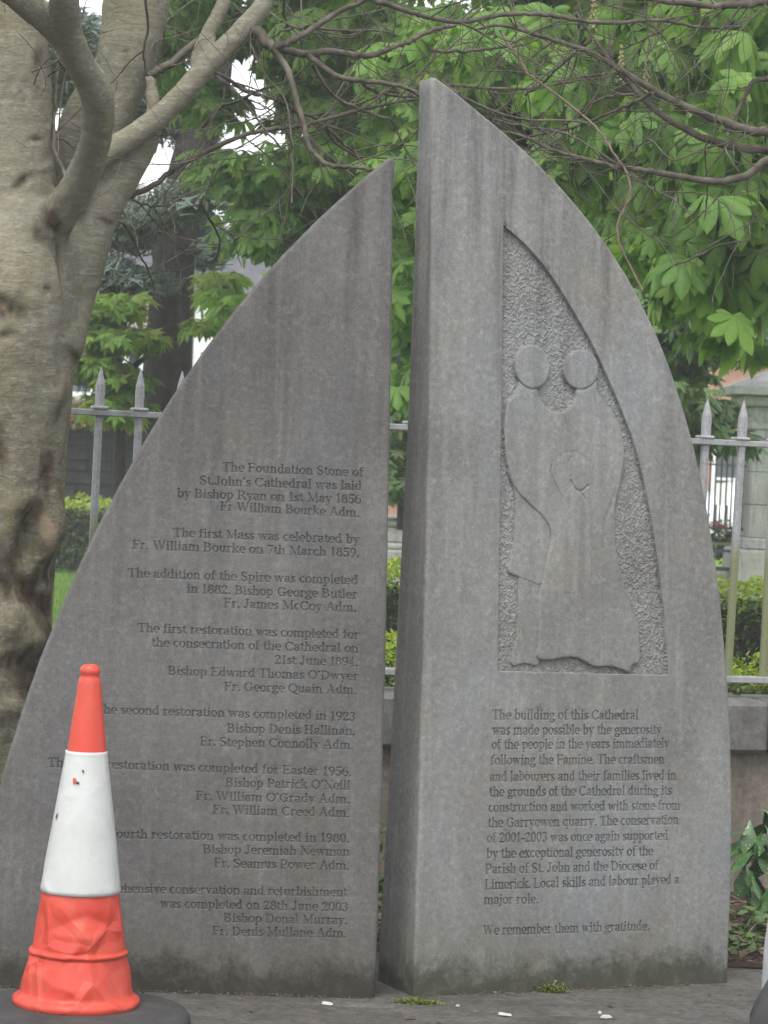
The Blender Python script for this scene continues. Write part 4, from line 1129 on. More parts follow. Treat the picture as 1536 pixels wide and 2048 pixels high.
sp_ = .1372 * 1.033
def bar_mesh():
    w = .0125; b = MB(); z = [-.0, .18, .40, .62, .80, 1.0]; 
    V = []; F = []
    lv = [(0, w), (.10, w), (.855, w), (.90, w * .95), (.92, w * 1.05), (1.005, w * 1.18), (1.04, w * 1.12), (1.075, w * .62), (1.105, .0012)]
    for zz_, ww in lv:
        V += [(-ww, -ww*.8, zz_), (ww*.0, -ww * 1.25, zz_), (ww, -ww*.8, zz_), (ww, ww*.8, zz_), (-ww, ww*.8, zz_)]
    m5 = 5
    for i in range(len(lv) - 1):
        for j in range(m5): F.append((i*m5 + j, i*m5 + (j+1) % m5, (i+1)*m5 + (j+1) % m5, (i+1)*m5 + j))
    F.append(tuple(range(m5))[::-1]); F.append(tuple(range((len(lv)-1)*m5, len(lv)*m5)))
    return make_mesh('fence_bar', V, F, M['iron'])
x_ref = at(1478, 880, FY)[0]; z_lo = at(1500, 1360, FY)[2]; z_tip = at(1483, 801, FY)[2]; z_rail = at(1460, 886, FY)[2]
bm_ = bar_mesh(); zs_ = (z_tip - z_lo + .012) / 1.105
for k in range(-34, 18):
    tl = random.uniform(-.004, .004)
    inst('fence_bar', bm_, fence, (x_ref + k * sp_, FY, z_lo - .012), (random.uniform(-.006, .006), .006 + tl, random.uniform(-.1, .1)), (1, 1, zs_))
xa, xb = x_ref - 34.6 * sp_, x_ref + 17.6 * sp_
for z_, h_, d_ in ((z_rail, .011, .026), (z_lo, .012, .026)):
    b = MB(); b.box((xa, FY - d_, z_ - h_), (xb, FY + d_, z_ + h_), .003); b.build('fence_rail', M['rail_paint'], fence)
b = MB(); b.box((-.028, -.030, 0), (.028, .030, .012), .004); cm_ = b.mesh('rail_collar', M['iron'])
for k in range(-34, 18):
    inst('rail_collar', cm_, fence, (x_ref + k * sp_ + .006 * (z_rail - z_lo), FY, z_rail + .0115))
for k in (-30, -23, -16, -9, -2, 5, 12):
    x = x_ref + (k + .5) * sp_; b = MB(); b.box((x - .018, FY - .015, z_lo - .10), (x + .018, FY + .015, z_lo - .013)); b.build('rail_foot', M['iron'], fence)
z_ct = at(1500, 1397, FY)[2]; z_cb = at(1500, 1500, FY)[2]
fence.rotation_euler = (0, 0, FROT)
pw = empty('plinth_wall', (x_ref, FY, 0), 'low rendered wall with thick weathered coping stones under the railing', 'wall')
b = MB(); b.box((-6, FY - .11, -.12), (6, FY + .13, z_cb + .004)); b.build('wall_face', M['render_wall'], pw)
pw.rotation_euler = (0, 0, FROT)
xj = at(1509, 1460, FY)[0]
for k in range(-7, 5):
    b = MB(); b.box((xj + k * .92 + .004, FY - .165, z_cb), (xj + (k + 1) * .92 - .004, FY + .18, z_ct), .016)
    V = np.concatenate(b.V)
    o = b.build('coping_stone', M['coping'], pw)

# ------------------------------------------------------------------ foliage helpers
def leaflet(L, W, droop=.25, fold=.25, n=3):
    """leaflet strip from the origin along +X, folded along its midrib"""
    V = []; F = []
    xs = np.linspace(0, 1, n + 1)
    for x in xs:
        w = W * (math.sin(math.pi * min(1, x ** 1.5 * .97 + .02))) * .5
        z = -droop * L * x * x
        V += [(x * L, -w, z - fold * w), (x * L, 0, z), (x * L, w, z - fold * w)]
    for i in range(n):
        a = i * 3; F += [(a, a + 1, a + 4, a + 3), (a + 1, a + 2, a + 5, a + 4)]
    return np.array(V), F
def vein_of(v, n, cnt):
    """per-vertex rib value: 1 on the midrib, fading outward, with alternating side ribs"""
    out_ = np.zeros(cnt)
    for i in range(cnt): out_[i] = .55 if i % 3 == 1 else (.12 if (i // 3) % 2 else -.10)
    return out_
def palmate(L=.16, n=6, droop=.4, seed=0, nl=3):
    r_ = random.Random(seed); V = []; F = []; k = 0
    for i in range(n):
        a = (i - (n - 1) / 2) * (4.4 / n) + r_.uniform(-.12, .12)
        l_ = L * (1 - .28 * abs(i - (n - 1) / 2) / (n / 2)) * r_.uniform(.85, 1.1)
        v, f = leaflet(l_, l_ * .44, droop * r_.uniform(.5, 1.5), r_.uniform(.15, .7), nl)
        ca, sa = math.cos(a), math.sin(a)
        v = np.stack([v[:, 0] * ca - v[:, 1] * sa, v[:, 0] * sa + v[:, 1] * ca, v[:, 2]], -1)
        t = r_.uniform(-.25, .1); v[:, 2] += t * np.hypot(v[:, 0], v[:, 1])
        V.append(v); F += [tuple(q + k for q in f_) for f_ in f]; k += len(v)
    return np.concatenate(V), np.array(F)
def rotmats(yaw, pitch, roll):
    cy, sy, cp, sp2, cr, sr = np.cos(yaw), np.sin(yaw), np.cos(pitch), np.sin(pitch), np.cos(roll), np.sin(roll)
    Rz = np.zeros((len(yaw), 3, 3)); Rz[:, 0, 0] = cy; Rz[:, 0, 1] = -sy; Rz[:, 1, 0] = sy; Rz[:, 1, 1] = cy; Rz[:, 2, 2] = 1
    Ry = np.zeros_like(Rz); Ry[:, 0, 0] = cp; Ry[:, 0, 2] = sp2; Ry[:, 1, 1] = 1; Ry[:, 2, 0] = -sp2; Ry[:, 2, 2] = cp
    Rx = np.zeros_like(Rz); Rx[:, 0, 0] = 1; Rx[:, 1, 1] = cr; Rx[:, 1, 2] = -sr; Rx[:, 2, 1] = sr; Rx[:, 2, 2] = cr
    return Rz @ Ry @ Rx
def cloud(name, templates, P, Rm, S, mat, parent=None, tone=None, seed=1):
    r_ = np.random.default_rng(seed); Vs = []; Fs = []; Ts = []; Rs = []; k = 0
    which = r_.integers(0, len(templates), len(P))
    tone = r_.random(len(P)) if tone is None else tone
    for t, (tv, tf) in enumerate(templates):
        s_ = which == t
        if not s_.any(): continue
        v = np.einsum('nij,vj->nvi', Rm[s_], tv) * S[s_][:, None, None] + P[s_][:, None, :]
        f = tf[None] + (np.arange(s_.sum()) * len(tv))[:, None, None] + k
        Vs.append(v.reshape(-1, 3)); Fs.append(f.reshape(-1, tf.shape[1])); Ts.append(np.repeat(tone[s_], len(tv))); Rs.append(np.tile(vein_of(tv, 0, len(tv)) if len(tv) % 3 == 0 else np.zeros(len(tv)), s_.sum())); k += s_.sum() * len(tv)
    return part(name, np.concatenate(Vs), np.concatenate(Fs), mat, parent, len(templates[0][0]) > 6, {'tone': np.concatenate(Ts), 'vein': np.concatenate(Rs)})
QUAD = (np.array([(0, 0, 0), (.5, -.28, -.05), (1, 0, -.15), (.5, .28, -.05)]), np.array([[0, 1, 2, 3]]))
def crown_points(n, blobs, seed):
    """blobs: (x, y, z, rx, ry, rz) -> shoots spread through each blob, denser near the shell"""
    r_ = np.random.default_rng(seed); vol = np.array([b[3]*b[4]*b[5] for b in blobs]) ** .8; vol /= vol.sum()
    w = r_.choice(len(blobs), n, p=vol); B = np.array(blobs)[w]
    d = r_.normal(size=(n, 3)); d /= np.linalg.norm(d, axis=1)[:, None]
    rad = r_.random(n) ** .45
    return B[:, :3] + d * rad[:, None] * B[:, 3:6], d
def shoots(centres, per, spread, seed, plo=.15, phi=1.15):
    """leaves around every shoot tip, arching out and hanging"""
    r_ = np.random.default_rng(seed); n = len(centres)
    P = np.repeat(centres, per, 0); yaw = r_.uniform(0, 2 * math.pi, n * per)
    pit = r_.uniform(plo, phi, n * per)
    off = np.stack([np.cos(yaw), np.sin(yaw), -np.sin(pit) * .6], -1) * (spread * r_.uniform(.5, 1.2, n * per))[:, None]
    return P + off, rotmats(yaw, pit, r_.uniform(-.5, .5, n * per))
def px_blobs(L):                      # (x, y, rx_px, ry_px, Y, ry_m)
    return [(*at(x, y, Y), rx / ppm(Y), d, ry / ppm(Y)) for x, y, rx, ry, Y, d in L]

# ------------------------------------------------------------------ horse chestnut
ct = at(1095, 700, 8.0)
chest = empty('horse_chestnut_tree', (ct[0], 8.0, .1), 'horse chestnut with large fresh drooping leaves filling the upper right', 'tree')
P = catmull([(ct[0] + .1, 8, .05), (ct[0] + .02, 8, 1.5), (ct[0], 8, 2.8), (ct[0] - .1, 8.1, 3.8), (ct[0] - .25, 8.3, 6.2)], 6)
b = MB(); b.add(*tube(P, np.interp(np.linspace(0, 1, len(P)), [0, .3, 1], [.34, .24, .12]), 14)); b.build('trunk', M['bark_dark'], chest, True)
for pts in ([(1100,330,34,0),(1106,238,24,-.4),(1150,200,16,-1),(1240,150,11,-2),(1400,90,8,-3)],
            [(1095,250,30,0),(1080,120,22,-.5),(1060,20,16,-1),(1000,-80,12,-2)],
            [(1100,380,30,0),(1200,330,20,-.8),(1320,320,13,-1.8),(1450,350,9,-3),(1560,420,6,-3.6)],
            [(1100,180,26,0),(1290,60,18,-.8),(1420,-30,12,-1.5)],
            [(1100,420,26,0),(1000,360,18,.2),(860,330,12,.6),(720,380,8,1)],
            [(1105,460,24,0),(1250,500,14,-1.5),(1380,540,8,-2.8),(1480,600,5,-3.6)]):
    P, rr = px_path(pts, 8.0, 5); b = MB(); b.add(*tube(P, rr, 8)); b.build('limb', M['bark_dark'], chest, True)
PAL = [palmate(.175, 6, .45, s, 6) for s in range(5)]
near = px_blobs([(1420,60,170,120,3.9,.7),(1300,30,150,100,4.4,.7),(1450,230,160,110,3.7,.6),(1330,300,110,90,4.2,.6),(1480,400,120,80,3.6,.5),(1340,180,140,80,4.4,.6),
    (1210,240,80,80,4.8,.6),(1120,150,110,70,5.0,.6),(1150,300,80,60,5.0,.5),(1320,440,90,60,4.2,.5),(1440,540,110,70,3.8,.5),(1350,540,50,35,4.0,.4),(1460,620,70,50,3.8,.5),(1500,670,50,20,4.2,.4),(1290,480,50,40,4.4,.4),
    (1020,60,110,70,5.5,.7),(1650,150,140,200,3.8,.8),(1650,450,120,160,3.8,.7),(1400,-150,260,100,4.2,.9)])
C1, _ = crown_points(330, near, 31)
P1, R1 = shoots(C1, 5, .10, 32, .45, 1.4)
S1 = np.random.default_rng(33).uniform(.5, 1.0, len(P1))
# nearest / largest leaves in view become leaf parts of their own
xpx, ypx = proj(P1); vis = (xpx > -20) & (xpx < 1560) & (ypx > -30) & (ypx < 900)
order = np.argsort(np.where(vis, P1[:, 1], 99))
leaf_meshes = [make_mesh('leaf', v, f, M['leaf_chestnut'], True, {'tone': np.full(len(v), .17 * i), 'vein': vein_of(v, 0, len(v))}) for i, (v, f) in enumerate(PAL)]
nl = min(300, int(vis.sum())); ind = order[:nl]; rest = order[nl:]
for q in ind:
    mw = Matrix(R1[q].tolist()).to_euler()
    inst('leaf', leaf_meshes[int(rng.integers(0, 5))], chest, P1[q], mw, (S1[q],) * 3)
o = cloud('foliage', PAL, P1[rest], R1[rest], S1[rest], M['leaf_chestnut'], chest, seed=34); o['kind'] = 'stuff'
far = px_blobs([(1200,100,350,160,8,1.4),(1350,330,260,170,7.5,1.3),(1080,330,180,130,8.5,1.3),(950,130,200,130,8.5,1.3),(1450,480,150,100,7,1.0),(1480,180,170,200,7,1.2),
    (880,330,130,130,9,1.0),(1300,-150,400,160,7.5,2),(1700,300,200,350,7.5,2),(1240,470,100,70,7,.8),(1490,660,90,40,7.4,.7),(820,600,60,220,9,.7),(800,300,60,200,9,.7)])
C2, _ = crown_points(1250, far, 41)
P2, R2 = shoots(C2, 5, .14, 42, .35, 1.35)
PAL3 = [palmate(.165, 6, .45, s + 20, 3) for s in range(4)]
o = cloud('foliage', PAL3, P2, R2, np.random.default_rng(43).uniform(.6, 1.1, len(P2)), M['leaf_chestnut'], chest, seed=44); o['kind'] = 'stuff'
# upright blossom spikes
n = NT('blossom'); M['blossom'] = n.fin(n.ramp(n.noise(60), [(.4, (.30, .26, .10)), (.7, (.42, .34, .22))]), .8)
for x, y in ((1240,165),(1357,215),(1427,235),(1185,60),(1290,190),(1480,240)):
    p = at(x, y, 3.6); b = MB()
    for k in range(26):
        a = k * 2.4; z = k * .006; r_ = .016 * (1 - k / 30); b.box(p + (r_*math.cos(a)-.004, r_*math.sin(a)-.004, z - .004), p + (r_*math.cos(a)+.004, r_*math.sin(a)+.004, z + .005))
    b.build('blossom_spike', M['blossom'], chest)

# ------------------------------------------------------------------ other trees in the garden
def simple_tree(name, label, trunk_px, Y, blobs, n, per, temps, smin, smax, spread, leafm, barkm, seed, extra=()):
    P, rr = px_path(trunk_px, Y, 5)
    root = empty(name, (P[0][0], Y, .1), label, 'tree')
    b = MB(); b.add(*tube(P, rr, 12)); b.build('trunk', barkm, root, True)
    for pts in extra:
        P, rr = px_path(pts, Y, 5); b = MB(); b.add(*tube(P, rr, 7)); b.build('limb', barkm, root, True)
    C, _ = crown_points(n, px_blobs(blobs), seed)
    P_, R_ = shoots(C, per, spread, seed + 1)
    o = cloud('crown', temps, P_, R_, np.random.default_rng(seed + 2).uniform(smin, smax, len(P_)), leafm, root, seed=seed + 3); o['kind'] = 'stuff'
    return root
# broadleaf tree behind the gap and the left slab's crest
simple_tree('broadleaf_tree', 'mid green broadleaf tree behind the top of the lower slab', [(640,1060,26),(632,700,20),(640,400,14),(655,150,9),(660,-80,6)], 11,
    [(690,60,170,80,10,1.5),(600,330,110,60,10,1),(610,180,60,50,10.5,.6),(455,330,50,40,10.5,.6),(385,190,50,50,11,.6),(500,330,40,24,10.5,.4),(440,200,40,40,11,.5),(560,110,60,20,10.5,.5),(720,260,110,80,10,1),(640,430,130,70,10.5,1),(530,440,70,40,10.5,.8),(470,590,40,24,10.5,.5),(760,450,90,110,11,1),(420,30,110,55,10.5,1.2),(330,80,80,80,11,1),(800,160,80,80,11,1),(560,20,90,40,10.5,1),(600,-150,350,120,10,2),(470,360,30,20,10.5,.5)],
    980, 5, PAL3, .5, .95, .15, M['leaf_mid'], M['bark_dark'], 51,
    [[(645,450,12),(560,400,7),(500,380,5)],[(645,500,12),(740,420,7),(800,380,5)],[(655,200,8),(560,120,5),(440,60,4)]])
simple_tree('maple_tree', 'yellow green young tree in sprays left of the dark conifer trunk', [(235,1100,14),(240,820,11),(232,640,8),(250,520,5)], 13,
    [(215,600,75,26,12.5,.7),(235,665,85,22,12.5,.7),(190,720,60,22,12.5,.6),(255,745,36,22,12.5,.5),(425,640,30,16,12.5,.4),(230,800,50,30,12.5,.5),(440,560,36,24,12.5,.5),(180,640,40,30,13,.5)],
    300, 5, [palmate(.11, 5, .2, 61, 2), palmate(.10, 5, .3, 62, 2)], .7, 1.3, .12, M['leaf_maple'], M['bark_dark'], 61,
    [[(238,760,8),(310,700,5),(380,660,3)],[(238,700,8),(180,650,5),(120,640,3)]])
# blue-grey cedar with the dark trunk
NEED = []
for s in range(3):
    r_ = random.Random(70 + s); V = []; F = []
    for i in range(9):
        a = r_.uniform(0, 6.28); e = r_.uniform(-.5, .9); L = r_.uniform(.05, .09); d = np.array([math.cos(a)*math.cos(e), math.sin(a)*math.cos(e), math.sin(e)])
        o_ = np.array([r_.uniform(-.05, .05), r_.uniform(-.05, .05), 0]); w = np.cross(d, [0, 0, 1]); w = w / np.linalg.norm(w) * .007
        k = len(V); V += [o_ - w, o_ + w, o_ + d * L + w * .4, o_ + d * L - w * .4]; F.append([k, k+1, k+2, k+3])
    NEED.append((np.array(V), np.array(F)))
simple_tree('cedar_tree', 'dark trunked blue grey cedar behind the fence on the left', [(325,1100,62),(330,850,54),(340,650,46),(352,480,42),(380,330,40),(420,200,36),(440,60,30),(455,-120,24)], 14,
    [(340,450,80,36,14.8,1),(262,430,56,34,13,.7),(370,400,50,28,13.2,.6),(270,560,56,18,13,.6),(225,540,50,20,13,.7),(400,500,40,24,14.5,.6),(200,665,60,12,12.8,.5),(185,745,40,16,12.8,.4),(250,775,30,8,12.8,.3),(300,220,70,50,14.6,.8),(390,260,30,40,14.6,.6),(110,140,90,60,13.5,1),(240,470,40,26,13,.5),(150,90,80,60,13.5,1),(420,380,30,30,13,.4)],
    2300, 3, NEED, .9, 1.6, .08, M['leaf_cedar'], M['bark_dark'], 71,
    [[(345,600,14),(280,560,9),(200,548,5),(150,560,3)],[(350,520,14),(270,430,9),(215,400,5)],[(335,690,12),(240,660,8),(165,652,5)],[(335,770,10),(230,740,7),(170,735,4)],[(400,260,14),(330,200,8),(260,190,5)]])
# dark evergreens closing the view under the chestnut and behind
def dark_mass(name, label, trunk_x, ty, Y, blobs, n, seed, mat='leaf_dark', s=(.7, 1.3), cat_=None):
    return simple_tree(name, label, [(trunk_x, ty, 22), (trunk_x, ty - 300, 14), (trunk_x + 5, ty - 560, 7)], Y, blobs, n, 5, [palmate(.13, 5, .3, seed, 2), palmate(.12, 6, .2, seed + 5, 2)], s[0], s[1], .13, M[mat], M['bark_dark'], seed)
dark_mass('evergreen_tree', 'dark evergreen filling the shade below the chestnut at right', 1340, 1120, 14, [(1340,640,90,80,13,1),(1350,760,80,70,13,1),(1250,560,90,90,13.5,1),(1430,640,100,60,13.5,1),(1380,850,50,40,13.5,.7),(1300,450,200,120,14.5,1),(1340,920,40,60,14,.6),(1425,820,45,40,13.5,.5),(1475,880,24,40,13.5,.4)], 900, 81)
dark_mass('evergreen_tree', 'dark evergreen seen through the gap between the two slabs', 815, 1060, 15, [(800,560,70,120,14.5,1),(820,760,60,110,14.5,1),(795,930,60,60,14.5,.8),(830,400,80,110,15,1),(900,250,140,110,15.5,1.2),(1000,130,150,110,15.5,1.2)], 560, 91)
dark_mass('evergreen_tree', 'olive green tree high in the background above the slabs', 700, 1060, 19, [(740,120,170,130,18,1.8),(560,30,90,40,18,1),(760,330,130,120,18.5,1.4),(1150,60,330,150,18.5,2),(640,560,100,80,19,1),(1420,330,220,200,18.5,1.8)], 1000, 101, 'leaf_mid', (.9, 1.5))
# ------------------------------------------------------------------ hedges
def hedge(name, label, x0, x1, y0, y1, z0, z1, n, body, new, seed, size=.035, topn=.5, newdepth=.12):
    r_ = np.random.default_rng(seed)
    root = empty(name, ((x0+x1)/2, (y0+y1)/2, z0), label, 'hedge')
    def pts(m_, topface):
        u = r_.random(m_); v = r_.random(m_)
        if topface:
            X = x0 + u * (x1-x0); Yy = y0 + v * (y1-y0); Zz = z1 - newdepth * r_.random(m_) ** 1.5
            Zz += .03 * np.sin(X * 7 + Yy * 5) + .02 * np.sin(X * 23)
            return np.stack([X, Yy, Zz], -1)
        f = r_.random(m_) < .8
        X = x0 + u * (x1-x0); Zz = z0 + v * (z1 - newdepth * .3 - z0); d_ = r_.random(m_) ** 2 * .14
        Yy = np.where(f, y0 + d_, y1 - d_)
        return np.stack([X, Yy + .02 * np.sin(X * 11 + Zz * 9), Zz], -1)
    P_ = pts(n, False); N_ = len(P_)
    Rm = rotmats(r_.uniform(0, 6.28, N_), r_.uniform(-.6, 1, N_), r_.uniform(-1, 1, N_))
    o = cloud('foliage', [QUAD], P_, Rm, r_.uniform(.7, 1.4, N_) * size, body, root, seed=seed); o['kind'] = 'stuff'
    k_ = int(n * topn); P_ = pts(k_, True)
    Rm = rotmats(r_.uniform(0, 6.28, k_), r_.uniform(-1.2, .6, k_), r_.uniform(-1, 1, k_))
    o = cloud('new_growth', [QUAD], P_, Rm, r_.uniform(.7, 1.4, k_) * size, new, root, seed=seed + 1); o['kind'] = 'stuff'
    b = MB(); b.box((x0 + .05, y0 + .09, z0), (x1 - .05, y1 - .09, z1 - .12)); b.build('twiggy_core', M['bark_dark'], root)
    return root
z = lambda y, Y, x=1490: at(x, y, Y)[2]
hedge('box_hedge', 'nearer low box hedge just behind the railing', -.35, 5, 3.7, 4.25, .1, z(1322, 4.0), 38000, M['leaf_box'], M['leaf_box_new'], 111, .026, .55, .22)
hedge('box_hedge', 'taller dark box hedge with bright clipped top, behind the nearer one', at(745, 1100, 6.5)[0], 6.5, 6.3, 7.2, .1, z(1170, 6.5), 30000, M['leaf_box'], M['leaf_box_new'], 121, .034, .5, .20)
hedge('garden_hedge', 'distant hedge beyond the lawn left of the slabs', -7, at(600, 1050, 23)[0], 23, 24.2, .05, at(150, 1003, 23)[2], 24000, M['leaf_far_hedge'], M['leaf_box_new'], 131, .065, .25, .25)
# grass blades near enough to catch the light
r_ = np.random.default_rng(5); k_ = 30000
Pg = np.stack([r_.uniform(-5, -1.2, k_), r_.uniform(9, 23, k_), np.full(k_, .09)], -1)
Rm = rotmats(r_.uniform(0, 6.28, k_), r_.uniform(-1.5, -.9, k_), r_.uniform(-.5, .5, k_))
blade = (np.array([(0, -.06, 0), (0, .06, 0), (1, .01, 0), (1, -.01, 0)]), np.array([[0, 1, 2, 3]]))
o = cloud('grass', [blade], Pg, Rm, r_.uniform(.04, .08, k_), M['grass']); tag(o, 'bright mown lawn grass beyond the fence at left', 'grass', kind='stuff')

# ------------------------------------------------------------------ dark rubble wall at the back left
WY = 26
wall = empty('rubble_wall', (-5, WY, 0), 'dark old rubble garden wall behind the distant hedge', 'wall')
z_t = at(180, 856, WY)[2]
b = MB(); b.box((-9, WY, -.1), (at(620, 900, WY)[0], WY + .5, z_t - .1)); b.build('wall_core', M['rubble'], wall)
xr_ = at(640, 900, WY)[0]
r2 = random.Random(4); cnt = 0
stone_meshes = []
for k in range(6):
    b = MB(); b.box((0, 0, 0), (1, .12, 1), .03); stone_meshes.append(b.mesh('stone', M['rubble']))
zc = .6
while zc < z_t - .12:
    h_ = r2.uniform(.12, .2); xc = at(105, 900, WY)[0] - .3
    while xc < at(330, 900, WY)[0]:
        w_ = r2.uniform(.2, .5); inst('stone', stone_meshes[cnt % 6], wall, (xc, WY - .06 + r2.uniform(-.02, .02), zc), (0, 0, 0), (w_ - .025, 1, h_ - .025)); xc += w_; cnt += 1
    zc += h_
xc = -9
while xc < xr_:
    b = MB(); b.box((xc, WY - .1, z_t - .1), (xc + .9, WY + .6, z_t + r2.uniform(0, .05)), .02); b.build('capping_stone', M['rubble'], wall); xc += .92
# autumn-toned creeper on the wall's capping
r_ = np.random.default_rng(15); k_ = 2600
Pg = np.stack([r_.uniform(at(100, 850, WY)[0], at(330, 850, WY)[0], k_), WY - .15 + r_.normal(size=k_) * .15, z_t + .05 + r_.random(k_) * .35 * r_.random(k_)], -1)
Rm = rotmats(r_.uniform(0, 6.28, k_), r_.uniform(-.3, 1.2, k_), r_.uniform(-1, 1, k_))
M['creeper'] = leaf_mat('creeper_leaf', [(.10, .11, .02), (.20, .17, .03), (.26, .15, .03), (.09, .13, .03)], .3)
root = empty('wall_creeper', (Pg[:, 0].mean(), WY - .1, z_t), 'ochre and green creeper along the top of the dark wall', 'plant')
o = cloud('foliage', [QUAD], Pg, Rm, r_.uniform(.07, .13, k_), M['creeper'], root); o['kind'] = 'stuff'

# ------------------------------------------------------------------ gate pier, second railing
PY = 20.0
zp = lambda y, x=1510: at(x, y, PY)[2]
xl_ = at(1503, 950, PY)[0]; pwid = .92; x1_ = xl_ + pwid
pier = empty('gate_pier', ((xl_ + x1_) / 2, PY, 0), 'square ashlar gate pier with pyramid cap at the right edge', 'gate pier')
zb0, zb1 = 0, zp(1100)
z_shaft_t = zp(812); z_band = zp(852)
b = MB(); b.box((xl_ - .12, PY - .12, -.1), (x1_ + .12, PY + pwid + .12, zb1), .02); b.build('base_block', M['ashlar'], pier)
b = MB(); b.box((xl_ - .05, PY - .05, zb1), (x1_ + .05, PY + pwid + .05, zb1 + .12), .02); b.build('base_moulding', M['ashlar'], pier)
zc = zb1 + .12; hs_ = (z_shaft_t - zc) / 4
for k in range(4):
    b = MB(); b.box((xl_, PY, zc + k * hs_ + .003), (x1_, PY + pwid, zc + (k + 1) * hs_ - .003), .008); b.build('stone_block', M['ashlar'], pier)
b = MB(); b.box((xl_ - .03, PY - .03, z_band - .03), (x1_ + .03, PY + pwid + .03, z_band + .03), .01); b.build('neck_band', M['ashlar'], pier)
b = MB(); b.box((xl_ - .12, PY - .12, z_shaft_t), (x1_ + .12, PY + pwid + .12, zp(790)), .02); b.build('cornice', M['ashlar'], pier)
zc0, zc1, zc2 = zp(790), zp(775), zp(742)
o_ = .26; V = [(xl_-o_, PY-o_, zc0), (x1_+o_, PY-o_, zc0), (x1_+o_, PY+pwid+o_, zc0), (xl_-o_, PY+pwid+o_, zc0),
     (xl_-o_, PY-o_, zc1), (x1_+o_, PY-o_, zc1), (x1_+o_, PY+pwid+o_, zc1), (xl_-o_, PY+pwid+o_, zc1), ((xl_+x1_)/2, PY+pwid/2, zc2+.14)]
part('pyramid_cap', V, [(0,3,2,1),(0,1,5,4),(1,2,6,5),(2,3,7,6),(3,0,4,7),(4,5,8),(5,6,8),(6,7,8),(7,4,8)], M['ashlar'], pier)
# second railing between slab and pier
M['iron_dark'] = plain('dark_iron', (.075, .078, .08), .6, .4, .3, 9)
RY = PY + .45
rail2 = empty('garden_railing', (xl_ - .6, RY, zp(1140)), 'thin distant black railing on a stone base beside the pier', 'railing')
xg0 = at(1330, 1000, RY)[0]
zr = lambda y: at(1450, y, RY)[2]
bmz = MB(); bmz.box((-.008, -.008, 0), (.008, .008, 1)); bmesh2 = bmz.mesh('rail_bar', M['iron_dark'])
x = xg0
while x < xl_ - .02:
    inst('rail_bar', bmesh2, rail2, (x, RY, zr(1058)), (0, 0, 0), (1, 1, zr(905) - zr(1058))); x += .056
for y_, h_ in ((1057, .012), (1088, .014), (1102, .014), (1138, .02), (930, .008)):
    b = MB(); b.box((xg0, RY - .02, zr(y_) - h_), (xl_ - .005, RY + .02, zr(y_) + h_)); b.build('rail', M['iron_dark'] if y_ != 1088 else M['iron'], rail2)
b = MB(); b.box((xg0 - 1, RY - .15, 0), (xl_ - .125, RY + .2, zr(1142)), .02); b.build('stone_base', M['ashlar'], rail2)
# carved stone urn-like pedestal seen in the slit
xs_ = at(788, 1080, 19)[0]
ped = empty('stone_pedestal', (xs_, 19, .1), 'pale weathered stone pedestal seen in the slit between the slabs', 'pedestal')
zq = lambda y: at(788, y, 19)[2]
for (ya, yb, w_, nm) in ((1031, 1036, .26, 'cap_slab'), (1036, 1052, .21, 'cap_block'), (1052, 1085, .17, 'shaft'), (1085, 1098, .24, 'moulding'), (1098, 1180, .28, 'base_block')):
    b = MB(); b.box((xs_ - w_, 19 - w_, zq(yb)), (xs_ + w_, 19 + w_, zq(ya)), .02); b.build(nm, M['ashlar'], ped)

# ------------------------------------------------------------------ buildings
def brick_mat(name, c1, c2, mortar):
    n = NT(name); bt = n.t.nodes.new('ShaderNodeTexBrick')
    n.link(n.mapping((1, 1, 1), rot=(R(90), 0, 0)), bt.inputs['Vector'])
    bt.inputs['Scale'].default_value = 4.6; bt.inputs['Color1'].default_value = (*c1, 1); bt.inputs['Color2'].default_value = (*c2, 1); bt.inputs['Mortar'].default_value = (*mortar, 1); bt.inputs['Mortar Size'].default_value = .02
    c = n.mix(.5, bt.outputs[0], n.ramp(n.noise(1.2, 5), [(.3, .35), (.7, .65)]), 'OVERLAY')
    return n.fin(c, .9, .1)
M['brick'] = brick_mat('red_brick', (.36, .145, .085), (.46, .20, .125), (.42, .36, .30))
M['render_white'] = plain('white_render', (.72, .72, .70), .85, .1, .08, .6)
M['render_pink'] = plain('pinkish_render', (.50, .40, .37), .85, .1, .15, .6)
M['roof'] = plain('slate_roof', (.09, .09, .10), .8, .2, .3, 3)
M['glass_dark'] = plain('window_glass', (.05, .06, .07), .1, .6, .3, 1)
M['frame_white'] = plain('white_paint', (.78, .78, .76), .5, .3, .05, 3)
